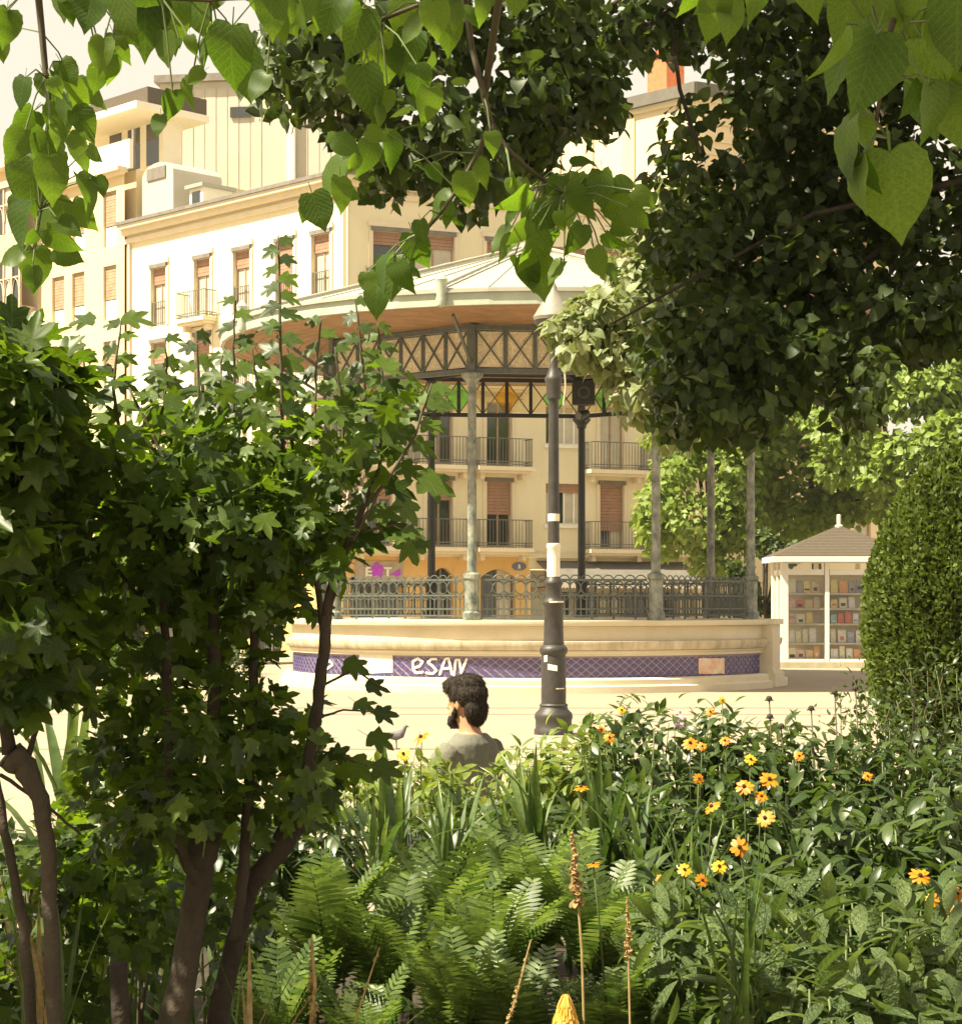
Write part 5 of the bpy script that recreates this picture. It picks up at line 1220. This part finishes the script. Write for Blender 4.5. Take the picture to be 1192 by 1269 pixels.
strap('clump of long thin blades rising in front of the broad leaves',925,1060,4.5,.46,15,THs); strap('thin bladed clump among the fading yellow daisies',860,1010,5.6,.40,16,THs)
strap('tall green blades seen through the shrub at the far left',80,845,6.4,.9,14); strap('tangle of dry and green blades at the bottom left',60,1130,4.3,.45,16,THs,dry=8); strap('straggling pale blades at the foot of the shrub tree',300,1180,4.2,.40,14,THs,dry=6)
strap('short grassy clump at the lower left edge behind the trunks',20,1040,5.6,.45,16,THs,dry=5); strap('green blades between the two pollarded trunks',225,1170,4.9,.35,12,SMs)

# --- daisies and other leafy perennials --------------------------------------------
OV=[ovalleaf(i,7,.25+.1*(i%3),.2+.2*(i%3)) for i in range(6)]; OVm=[leaf_mesh('leaf',s_,M['daisyleaf']) for s_ in OV]
OVl=[ovalleaf(i+7,5,.3,.35) for i in range(3)]
BRs=[ovalleaf(i,9,.25+.08*(i%3),.3+.15*(i%3),OBLONG) for i in range(6)]; BRm=[leaf_mesh('leaf',s_,M['broad']) for s_ in BRs]
PLANTS={}; SUNm=[leaf_mesh('leaf',s_,M['sunleaf']) for s_ in OV]
def perennial(label,px,ptop,Y,wpx,hpx,n,size,single=30,m=None,shapes=None,meshes=None,name='daisy_plant',grp='leafy perennials in the bed',stems=9,droop=.35):
    x=P(px,0,Y).x; k=Y/FPX; zt=P(px,ptop,Y).z; h=hpx*k*1.7; rw=wpx*k*1.1; n=int(n*2.3)
    t=thing(name,label,'plant',(x,Y,.05),grp); st=MB(); Bl=[]; ns=stems
    for i in range(ns):
        a=random.uniform(0,2*PI); q=random.random()**.5; e=Vector((x+rw*q*math.cos(a),Y+.33*q*math.sin(a),zt-h*.25*q*random.random()))
        b=Vector((x+.4*rw*q*math.cos(a),Y+.15*q*math.sin(a),.03)); st.tube([b,b.lerp(e,.55)+Vector((0,0,.03)),e-Vector((0,0,h*.2))],[.006,.005,.003],5)
        Bl.append(((e.x,e.y,e.z-h*.47),(rw*.5,.18,h*.5),n//ns))
    st.build('stem',M['greenstem'],t)
    p,R=crown_leaves(Bl,size,droop=droop,up=1.1,jit=.45); foliage(t,p,R,shapes or OV,m or M['daisyleaf'],single,meshes=meshes or OVm,rest_shapes=(OVl if shapes is None else shapes))
    return t
back=[(520,925,8.9,50,60,170,'sunlit yellow green plant just below the seated person'),(590,925,8.9,50,70,170,'sunlit plant right of the seated person\'s shoulders'),(660,925,8.9,45,70,150,'sunlit plant at the foot of the lamp post'),(725,895,8.8,50,80,180,'sunlit plant just right of the lamp post\'s foot'),
  (790,855,8.7,55,110,240,'tallest sunlit plant, its tip against the bandstand base'),(850,870,8.6,50,100,220,'leafy plant with faded blooms below the pink stained patch'),(905,895,8.5,50,100,220,'leafy plant below the bandstand\'s right pilaster'),(965,895,8.5,55,100,240,'leafy plant topped by dark seed heads'),
  (1030,895,8.5,55,100,240,'leafy plant below the book kiosk'),(1095,905,8.6,55,110,240,'leafy plant left of the clipped conifer\'s foot'),(1160,920,8.4,55,110,240,'leafy plant under the clipped conifer'),
  (460,955,8.6,40,50,90,'low sunlit plant at the shrub tree\'s right')]
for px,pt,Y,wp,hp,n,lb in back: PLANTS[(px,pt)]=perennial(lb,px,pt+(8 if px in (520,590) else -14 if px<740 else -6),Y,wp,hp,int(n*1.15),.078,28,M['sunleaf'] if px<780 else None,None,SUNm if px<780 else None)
left=[(20,1010,7.6,60,90,200,'leafy ground plant behind the left edge\'s pollard trunk'),(110,1000,7.9,55,90,220,'leafy ground plant between the left trunks'),(190,985,7.6,55,100,260,'leafy ground plant behind the main trunk\'s left side'),(265,985,7.4,50,100,240,'leafy ground plant seen between the two main trunks'),
  (335,975,7.5,50,100,240,'leafy ground plant behind the forked trunk'),(405,985,7.6,50,90,220,'leafy ground plant right of the forked trunk'),(150,1120,5.9,60,90,170,'shaded ground plant left of the main trunk\'s foot'),(320,1130,5.7,50,80,130,'shaded ground plant between the main trunks\' feet')]
for px,pt,Y,wp,hp,n,lb in left: PLANTS[(px,pt)]=perennial(lb,px,pt,Y,wp,hp,n,.085,30)
mid=[(560,985,7.4,60,90,190,'green plant behind the strap leaves, left of the ferns\' tops'),(640,980,7.5,60,80,180,'green plant between strap leaves below the lamp post'),(720,960,7.5,60,110,220,'green plant carrying a single yellow daisy'),(790,960,7.4,60,120,260,'dark leaved plant left of the daisy cluster'),
  (850,965,7.2,60,120,260,'plant with tilted orange daisy'),(920,965,7.0,60,130,280,'daisy plant carrying the brightest cluster of flowers'),(990,960,7.0,65,130,300,'leafy plant right of the brightest daisy cluster'),(1065,965,6.9,65,130,300,'dark leafy plant without flowers left of the right edge'),(1140,975,6.8,65,140,300,'dark leafy plant at the right edge above the lone daisy'),
  (830,1055,6.3,55,110,200,'plant of fading yellow daisies'),(910,1060,6.3,60,110,230,'daisy plant with one upright flower in its middle'),(1000,1050,6.2,70,120,280,'dark leafy plant left of the lone low daisy'),(1090,1060,5.9,70,120,260,'shaded leafy plant beside the lone low daisy'),(1170,1060,5.8,60,130,250,'shaded daisy plant with three low flowers at the right edge')]
for px,pt,Y,wp,hp,n,lb in mid: PLANTS[(px,pt)]=perennial(lb,px,pt,Y,wp,hp,n,.086,34)
mid += [(1255,990,6.6,80,160,260,'shaded leafy plant just past the right edge'),(1380,1000,6.2,90,180,240,'shaded leafy plant far right of the broad leaves')]
for px,pt,Y,wp,hp,n,lb in mid[-2:]: PLANTS[(px,pt)]=perennial(lb,px,pt,Y,wp,hp,n,.086,10)
brd=[(960,1110,5.2,60,90,60,'broad leaved plant behind the long thin blades'),(1040,1110,5.1,70,90,70,'broad leaved plant with upright pale crinkled leaves'),(1120,1130,5.0,70,90,70,'broad leaved plant near the right edge with pale upright leaves'),(1185,1140,4.9,50,100,60,'broad leaved plant cut by the right edge'),
  (900,1140,5.0,55,80,50,'low broad leaved plant left of the long thin blades'),(1010,1185,4.6,70,70,55,'low broad leaved plant in shadow at the bottom right'),(1110,1210,4.4,80,70,60,'darkest broad leaved plant at the bottom right'),(840,1120,5.2,50,70,50,'broad leaved plant below the fading daisies'),(1180,1230,4.3,60,60,45,'broad leaved plant in the bottom right corner')]
for px,pt,Y,wp,hp,n,lb in brd: PLANTS[(px,pt)]=perennial(lb,px,pt,Y,wp,hp,n,.105,70,M['broad'],BRs,BRm,'broad_leaf_plant','broad leaved plants in the bed',7,-.1)

# flowers: head as the part, each petal a sub-part
PET=ovalleaf(3,6,.12,.12,[(0,0),(.10,.1),(.16,.35),(.17,.65),(.11,.9),(0,1)])
PM={k_:leaf_mesh('petal',PET,M[k_]) for k_ in ('petal','petal2')}
cm_=MB(); cm_.ell((0,0,.12),(.22,.22,.22),9,6); CMH=cm_.mesh('flower'); CMH.materials.append(M['cone'])
def flower(pl,px,py,Y,dpx,nrm=None,m='petal',np_=11):
    c_=P(px,py,Y); s_=dpx*Y/FPX/2*.80; nv=Vector(nrm or (random.uniform(-.5,.3),-.8,random.uniform(.3,.8))).normalized()
    off=rloc(pl); b=Vector((off.x+(c_.x-off.x)*.6,Y+.05,max(.1,c_.z-.40)))
    MB().tube([b,b.lerp(c_,.6)+Vector((0,.01,.02)),c_-nv*.004],[.003,.0025,.002],5).build('stem',M['greenstem'],pl)
    q=nv.to_track_quat('Z','Y').to_matrix()
    f=bpy.data.objects.new('flower',CMH); C.objects.link(f); f.parent=pl; mm=(q*s_).to_4x4(); mm.translation=c_-off; f.matrix_basis=mm
    for i in range(np_):
        o=bpy.data.objects.new('petal',PM[m]); C.objects.link(o); o.parent=f
        o.matrix_basis=Matrix.Rotation(2*PI*i/np_+random.uniform(-.12,.12),4,'Z')@Matrix.Rotation(random.uniform(-.28,.12),4,'X')@Matrix.Translation((0,.12,.02))@Matrix.Diagonal((1.25*random.uniform(.85,1.1),.98*random.uniform(.85,1.05),1,1))
def nearest(px,py): return PLANTS[min(PLANTS,key=lambda k_:abs(k_[0]-px)+.6*abs(k_[1]+45-py))]
for f in [(922,975,6.6,30),(953,966,6.6,32),(943,987,6.6,22),(948,1014,6.4,30),(916,1050,5.9,32,(-.1,-.9,.4)),(882,1000,6.7,30,(-.6,-.4,.8)),(855,921,8.2,26),(898,918,8.1,18),(930,941,7.9,20,None,'petal2'),(990,937,7.8,18),(1140,1086,5.3,34,(0,-.6,.8)),(1155,1115,5.2,24),(1180,1131,5.1,20),(1187,1108,5.1,24),
    (735,1071,5.0,22,(-.1,-.15,1)),(720,976,6.9,26,(-.1,-.2,1)),(755,914,8.3,18),(522,914,8.5,30,(-.5,-.3,.8)),(500,934,8.5,24,None,'petal2'),(848,1078,5.8,24,None,'petal2'),(870,1091,5.8,22),(891,1074,5.8,26,None,'petal2'),(866,965,6.9,18),(770,880,8.5,15,None,'petal2'),(745,904,8.5,14),
    (880,882,8.4,15),(895,868,8.4,12,None,'petal2'),(1075,962,6.7,16),(818,1090,5.8,16),(870,925,8.1,16)]:
    flower(nearest(f[0],f[1]),*f)
# lilac blossoms at the back
lq=PLANTS[(850,870)]
for px,py in ((842,888),(848,896),(838,899)): 
    c_=P(px,py,8.25); n=8; p=np.array(c_)+rnd(n,.008); joined('blossom',p,frames(rnd(n,1)+np.array([0,-.5,.5]),rnd(n,1),np.full(n,.014)),[QUADLEAF2],M['lilac'],lq,None)

# dark seed heads on thin stalks
for i,(px,py,Y,d_) in enumerate([(954,888,8.4,'tallest pair of dark seed heads'),(953,866,8.4,''),(1060,853,8.5,''),(1034,858,8.5,''),(1005,878,8.5,''),(968,900,8.4,'')]):
    t=thing('seed_head',['dark round seed head on a thin stalk, lower of the left pair','dark round seed head on a thin stalk, upper of the left pair','dark seed head highest beside the clipped conifer','dark seed head below the kiosk\'s right bay','dark seed head below the kiosk\'s left bay','small dark seed head low over the leaves'][i],'seed head',(P(px,0,Y).x,Y,.05),'dry seed heads above the bed')
    c_=P(px,py,Y); MB().tube([(c_.x+.05,Y,.05),(c_.x+.03,Y,c_.z*.6),tuple(c_)],[.005,.004,.003],5).build('stem',M['twig'],t)
    q=MB(); q.ell(c_,(.014,.014,.013),10,7); 
    for j in range(9): a=2*PI*j/9; q.bar(c_,c_+Vector((.019*math.cos(a),.019*math.sin(a),-.008)),.004)
    q.build('head',M['seed'],t)
# wiry shrub under the conifer
ws=thing('wiry_shrub','tangled wiry grey green shrub in front of the clipped conifer','shrub',(P(1130,0,8.9).x,8.9,.05))
wp=[];wt=[]
for i in range(46):
    px=random.uniform(1040,1215); py=random.uniform(815,930)+max(0,(1110-px))*.45; b=Vector((P(random.uniform(1070,1180),0,8.9).x,8.9+random.uniform(-.2,.2),.04)); e=P(px,py,8.9+random.uniform(-.3,.3)); pts=[b]
    for t in (.5,.7,.8,.9,1.0): pts.append(b.lerp(e,t)+Vector((random.gauss(0,.035),random.gauss(0,.03),random.gauss(0,.03))))
    MB().tube(pts,[.005,.004,.0035,.003,.0025,.002],4).build('stem',M['greenstem'] if i%2 else M['twig'],ws)
    for q in pts[2:]:
        for _ in range(9): wp.append(q+Vector((random.gauss(0,.035),random.gauss(0,.035),random.gauss(0,.035))))
p=np.array(wp); n=len(p); foliage(ws,p,frames(rnd(n)+np.array([0,0,.3]),rnd(n)+np.array([0,0,.6]),RNG.uniform(.025,.05,n)),OVl,M['daisyleaf'],60)

# torch lily, dry spikes and stalks at the front
tl=thing('torch_lily','yellow orange torch lily flower at the bottom edge','flower',(P(700,0,4.0).x,4.0,.05))
c_=P(701,1236,4.0); MB().tube([(c_.x,4.0,.05),(c_.x,4.0,c_.z)],[.006,.005],6).build('stem',M['greenstem'],tl)
fl=MB().tube([P(702,1290,4.6),P(701,1236,4.0)],[.016,.006],8).build('flower_spike',M['torch'],tl)
fs_=half_to_leaf([(0,0),(.12,.1),(.15,.6),(.17,.9),(.1,1)],.5,.1); fme=leaf_mesh('floret',fs_,M['torch'])
for i in range(110):
    t=i/110; z=c_.z-.005-.105*t; a=i*2.4; r_=.004+.016*min(1,t*2.2); d=np.array([math.cos(a),math.sin(a),0])
    tip=d*.55+np.array([0,0,-1.]); singles('floret',np.array([[c_.x+d[0]*r_,4.0+d[1]*r_,z+.012]]),frames(tip[None],d[None]+np.array([[0,0,.4]]),np.array([random.uniform(.022,.032)])),[fme],fl)
def dry_spike(label,path,Y,head,r=.0035,rough=.014,n=150):
    b=P(path[0][0],0,Y); t=thing('dry_flower_spike',label,'dried flower',(b.x,Y,.05),'dried flower spikes')
    pts=[Vector((b.x,Y,.04))]+[P(x,y,Y) for x,y in path]; MB().tube(pts,[r*1.5]+[r]*(len(pts)-2)+[r*.6],6).build('stalk',M['dry'],t)
    p=[];
    for i in range(n):
        f=i/n; (x0,y0),(x1,y1)=head; q=P(x0+(x1-x0)*f,y0+(y1-y0)*f,Y); p.append(q)
    p=np.array(p); a=RNG.uniform(0,2*PI,n); d=np.stack([np.cos(a),np.sin(a),np.full(n,-.6)],1)
    joined('husks',p,frames(d,rnd(n),rough*RNG.uniform(.6,1.3,n)*(1.15-.8*np.linspace(0,1,n))),[QUADLEAF,QUADLEAF2],M['dryleaf'],t,None)
M['dryleaf']=leafmat('dry husk',(.26,.16,.06),(.42,.29,.12),(1.2,1.1,.8),.2,.7)
dry_spike('taller brown dried flower spike in front of the ferns',[(724,1290),(721,1180),(714,1090),(710,1035)],4.05,((716,1120),(709,1030)),.0026,.016,200)
dry_spike('shorter brown dried flower spike right of the taller one',[(781,1290),(779,1200),(777,1112)],4.0,((779,1185),(777,1112)),.0022,.010,170)
dry_spike('thick pale withered stalk at the bottom left of the ferns',[(384,1290),(390,1220),(386,1162)],4.0,((388,1290),(386,1160)),.0045,.013,130)
dry_spike('pale knotted dried stem curving up from the bottom middle',[(622,1290),(640,1235),(650,1195),(658,1165)],4.0,((628,1270),(658,1165)),.002,.008,90)
dry_spike('thin straw coloured stem leaning at the bottom left',[(432,1290),(452,1230),(470,1175)],3.95,((465,1190),(470,1175)),.002,.006,14)
# ------------------------------------------------------------------ thin summer haze
hm=bpy.data.materials.new('thin haze'); hm.use_nodes=True; hn=hm.node_tree; hn.nodes.clear(); ho_=hn.nodes.new('ShaderNodeOutputMaterial'); hv=hn.nodes.new('ShaderNodeVolumePrincipled')
hv.inputs['Density'].default_value=.0003; hv.inputs['Color'].default_value=(.97,.95,.88,1); hv.inputs['Anisotropy'].default_value=.3; hn.links.new(hv.outputs[0],ho_.inputs['Volume'])
hb=MB().box((0,420,14.5),(820,980,31)).build('haze',hm); hb['kind']='stuff'
# ------------------------------------------------------------------ bench, person, pigeon
PX,PYD=(584-CX)/241.,10.3
bn=thing('bench','pale stone bench under the seated person, mostly hidden by plants','bench',(PX,PYD+.05,0))
q=MB(); q.box((PX,PYD+.05,.42),(.46,1.7,.09)); q.build('seat',M['kerb'],bn)
for s_ in (-1,1): q=MB(); q.box((PX,PYD+.05+.55*s_,.187),(.34,.22,.374)); q.build('leg',M['kerb'],bn)
man=thing('person','seated person with thick dark hair and beard in a grey beige shirt','person',(PX,PYD,0))
FWD=Vector((-.80,.60,0)); RT=Vector((FWD.y,-FWD.x,0))      # faces left and away; RT is the person's right... left of travel
def W_(f,r,z): return Vector((PX,PYD,0))+FWD*f+RT*r+Vector((0,0,z))
HC=W_(.035,0,1.265)
def person_mb(infl=0,parts='all'):
    m=MB(); I=infl
    if parts in('all','shirt'):
        sec=[(.0,.47,.15,.12),(.0,.58,.155,.115),(.01,.72,.15,.11),(.015,.86,.165,.115),(.01,.98,.18,.11),(.0,1.05,.165,.09),(.005,1.10,.085,.065)]
        vs=[];n=18
        for f,z,a,b in sec:
            for j in range(n): t=2*PI*j/n; vs.append(W_(f+(b+I)*math.sin(t),(a+I)*math.cos(t),z))
        k=len(sec); fs=[(i*n+j,i*n+(j+1)%n,(i+1)*n+(j+1)%n,(i+1)*n+j) for i in range(k-1) for j in range(n)]+[tuple(range(n-1,-1,-1)),tuple((k-1)*n+j for j in range(n))]
        m.add(vs,fs,True)
        for s_ in (-1,1):
            arm=[W_(0,s_*.165,1.02),W_(.02,s_*.215,.97),W_(.05,s_*.235,.86),W_(.08,s_*.24,.77)]
            m.tube(arm,[.055+I,.06+I,.052+I,.048+I],12)
            if parts=='all':
                m.tube([W_(.08,s_*.24,.77),W_(.18,s_*.20,.68),W_(.30,s_*.14,.63)],[.043,.038,.027],12)
                h=W_(.33,s_*.12,.62); m.ell(h,(.042,.042,.018),10,6)
                for i in range(4): o_=(-.028+.019*i); b=h+FWD*.03+RT*o_; L=[.060,.072,.068,.052][i]; m.tube([b,b+FWD*L*.5+Vector((0,0,.004)),b+FWD*L*.95+Vector((0,0,-.016))],[.0095,.009,.0075],7)
                b=h-RT*s_*.03; m.tube([b,b+FWD*.03-RT*s_*.022,b+FWD*.06-RT*s_*.028+Vector((0,0,-.008))],[.012,.011,.008],7)
    if parts in('all','legs'):
        m.ell(W_(.02,0,.52),(.16+I,.16+I,.085+I),16,8)
        for s_ in (-1,1):
            m.tube([W_(.03,s_*.09,.53),W_(.25,s_*.115,.54),W_(.44,s_*.12,.53),W_(.48,s_*.12,.48),W_(.49,s_*.12,.30),W_(.48,s_*.12,.09 if parts=='all' else .11)],[.085+I,.08+I,.062+I,.058+I,.052+I,.038+I],14)
            if parts=='all': m.tube([W_(.43,s_*.12,.05),W_(.55,s_*.125,.045),W_(.67,s_*.13,.035)],[.04,.042,.03],12)
    if parts=='all':
        m.tube([W_(.0,0,1.07),W_(.015,0,1.13),W_(.03,0,1.19)],[.062,.056,.056],14)
        Rh=Matrix((FWD,RT,(0,0,1))).transposed()
        m.ell(HC+Vector((0,0,.02)),(.098,.077,.105),18,14,Rh); m.ell(HC+FWD*.035+Vector((0,0,-.055)),(.066,.058,.075),16,12,Rh)
        fc=HC+FWD*.098
        m.tube([fc+Vector((0,0,.015)),fc+FWD*.018+Vector((0,0,-.018)),fc+FWD*.022+Vector((0,0,-.032)),fc+FWD*.002+Vector((0,0,-.04))],[.009,.012,.014,.010],8)
        for s_ in (-1,1):
            m.ell(HC+RT*s_*.079+FWD*.0+Vector((0,0,-.012)),(.018,.008,.031),10,8,Rh); m.ell(fc+RT*s_*.032+FWD*(-.012)+Vector((0,0,.03)),(.012,.026,.007),8,6,Rh)
        m.ell(fc+FWD*-.002+Vector((0,0,-.066)),(.012,.024,.008),8,6,Rh)
    return m
def remesh(mb,name,m,parent,vox,smooth=2):
    me=mb.mesh('tmp',rloc(parent)); o=bpy.data.objects.new('tmp',me); C.objects.link(o)
    r_=o.modifiers.new('r','REMESH'); r_.mode='VOXEL'; r_.voxel_size=vox; r_.use_smooth_shade=True
    s_=o.modifiers.new('s','SMOOTH'); s_.iterations=smooth; s_.factor=.5
    dg=bpy.context.evaluated_depsgraph_get(); dg.update(); m2=bpy.data.meshes.new_from_object(o.evaluated_get(dg)); bpy.data.objects.remove(o); m2.name=name
    m2.materials.clear(); m2.materials.append(m); return link(name,m2,parent)
remesh(person_mb(0,'all'),'body',M['skin'],man,.007)
remesh(person_mb(.014,'shirt'),'shirt',M['shirt'],man,.010,3)
remesh(person_mb(.010,'legs'),'trousers',M['trousers'],man,.010)
sh=MB()
for s_ in (-1,1): sh.tube([W_(.41,s_*.12,.055),W_(.55,s_*.125,.055),W_(.70,s_*.13,.045)],[.05,.053,.036],12)
sh.build('shoes',M['shoe'],man)
Rh=Matrix((FWD,RT,(0,0,1))).transposed()
hr=MB(); hr.ell(HC+FWD*-.012+Vector((0,0,.045)),(.112,.094,.092),26,18,Rh); hr.ell(HC+FWD*-.065+Vector((0,0,-.035)),(.054,.080,.092),22,16,Rh); hr.ell(HC+FWD*.075+Vector((0,0,.082)),(.062,.078,.052),18,12,Rh); hr.ell(HC+FWD*-.01+Vector((0,0,.10)),(.095,.083,.054),18,12,Rh)
ho=remesh(hr,'hair',M['hair'],man,.006,14)
for v in ho.data.vertices:
    c0=v.co.copy(); nv=mnoise.noise(Vector((c0.x*42,c0.y*42,c0.z*14)))+.5*mnoise.noise(c0*70); v.co+=v.normal*nv*.0035
br=MB(); br.ell(HC+FWD*.062+Vector((0,0,-.098)),(.046,.055,.046),18,12,Rh); br.ell(HC+FWD*.082+Vector((0,0,-.110)),(.034,.040,.034),16,10,Rh)
for s_ in (-1,1): br.tube([HC+RT*s_*.076+FWD*.018+Vector((0,0,-.02)),HC+RT*s_*.068+FWD*.03+Vector((0,0,-.07)),HC+RT*s_*.05+FWD*.06+Vector((0,0,-.10))],[.007,.016,.022],8)
bo=remesh(br,'beard',M['hair'],man,.006,1)
for v in bo.data.vertices: v.co+=v.normal*mnoise.noise(v.co*60)*.006

def strands(name,src,n,L,r_):
    off=rloc(man); me=src.data; nv=len(me.vertices); vs=[];fs=[]
    for i in range(n):
        v=me.vertices[random.randrange(nv)]; p=v.co+off; nn=v.normal.copy(); d=(p-HC)
        sweep=Vector((0,0,-1))-FWD*.5+FWD*(.9 if d.dot(FWD)>.03 else 0)+Vector((random.gauss(0,.22),random.gauss(0,.22),random.gauss(0,.2))); t=(sweep-nn*sweep.dot(nn)).normalized(); x=t.cross(nn)
        l=L*random.uniform(.6,1.3); w_=.0022; b=len(vs); p=p-nn*.003
        for k_,(a,h,ww) in enumerate(((0,0,1),(.4,.20,.9),(.75,.22,.6),(1,.12,.1))): c_=p+t*l*a+nn*l*h+x*math.sin(a*3+i)*l*.12; vs+=[c_-x*w_*ww,c_+x*w_*ww]
        fs+=[(b+2*k_,b+2*k_+1,b+2*k_+3,b+2*k_+2) for k_ in range(3)]
    o=MB().add(vs,fs,True).build(name,M['strand'],man); o['kind']='stuff'
M['strand']=mat('brown black hair strand',(.026,.018,.013),.75,var=.4,scale=80,spec=.2)
strands('hair_strands',ho,2600,.026,0); strands('beard_strands',bo,700,.014,0)

# pigeon on the paving
GY=24.0; g=P(490,0,GY); gz=.0
pg=thing('pigeon','small grey pigeon standing on the sunny paving left of the person','pigeon',(g.x,GY,0))
q=MB(); b=Vector((g.x,GY,0))
sec=[(-.15,.16,.012),(-.08,.165,.035),(0,.165,.060),(.07,.19,.055),(.10,.235,.032),(.115,.27,.026),(.135,.285,.022),(.15,.28,.010)]
q.tube([b+Vector((f,0,z)) for f,z,r_ in sec],[r_ for f,z,r_ in sec],12); q.build('body',M['pigeon'],pg)
for s_ in (-1,1):
    q=MB(); q.ell(b+Vector((-.03,s_*.052,.172)),(.10,.014,.038),12,8,Matrix.Rotation(.12,3,'Y')); q.build('wing',M['pigeon'],pg)
    q=MB(); q.tube([b+Vector((.01,s_*.025,.12)),b+Vector((.015,s_*.025,.012))],[.008,.005],6); 
    for a in (-.5,0,.5): q.tube([b+Vector((.015,s_*.025,.010)),b+Vector((.015+.035*math.cos(a),s_*.025+.035*math.sin(a),.005))],[.004,.003],5)
    q.build('leg',M['beak'],pg)
q=MB(); q.tube([b+Vector((.15,0,.28)),b+Vector((.178,0,.272))],[.008,.002],6); q.build('beak',M['beak'],pg)
q=MB(); q.bar(b+Vector((-.13,0,.160)),b+Vector((-.23,0,.145)),.05,.014); q.build('tail',M['pigeon'],pg)
bpy.context.view_layer.update()
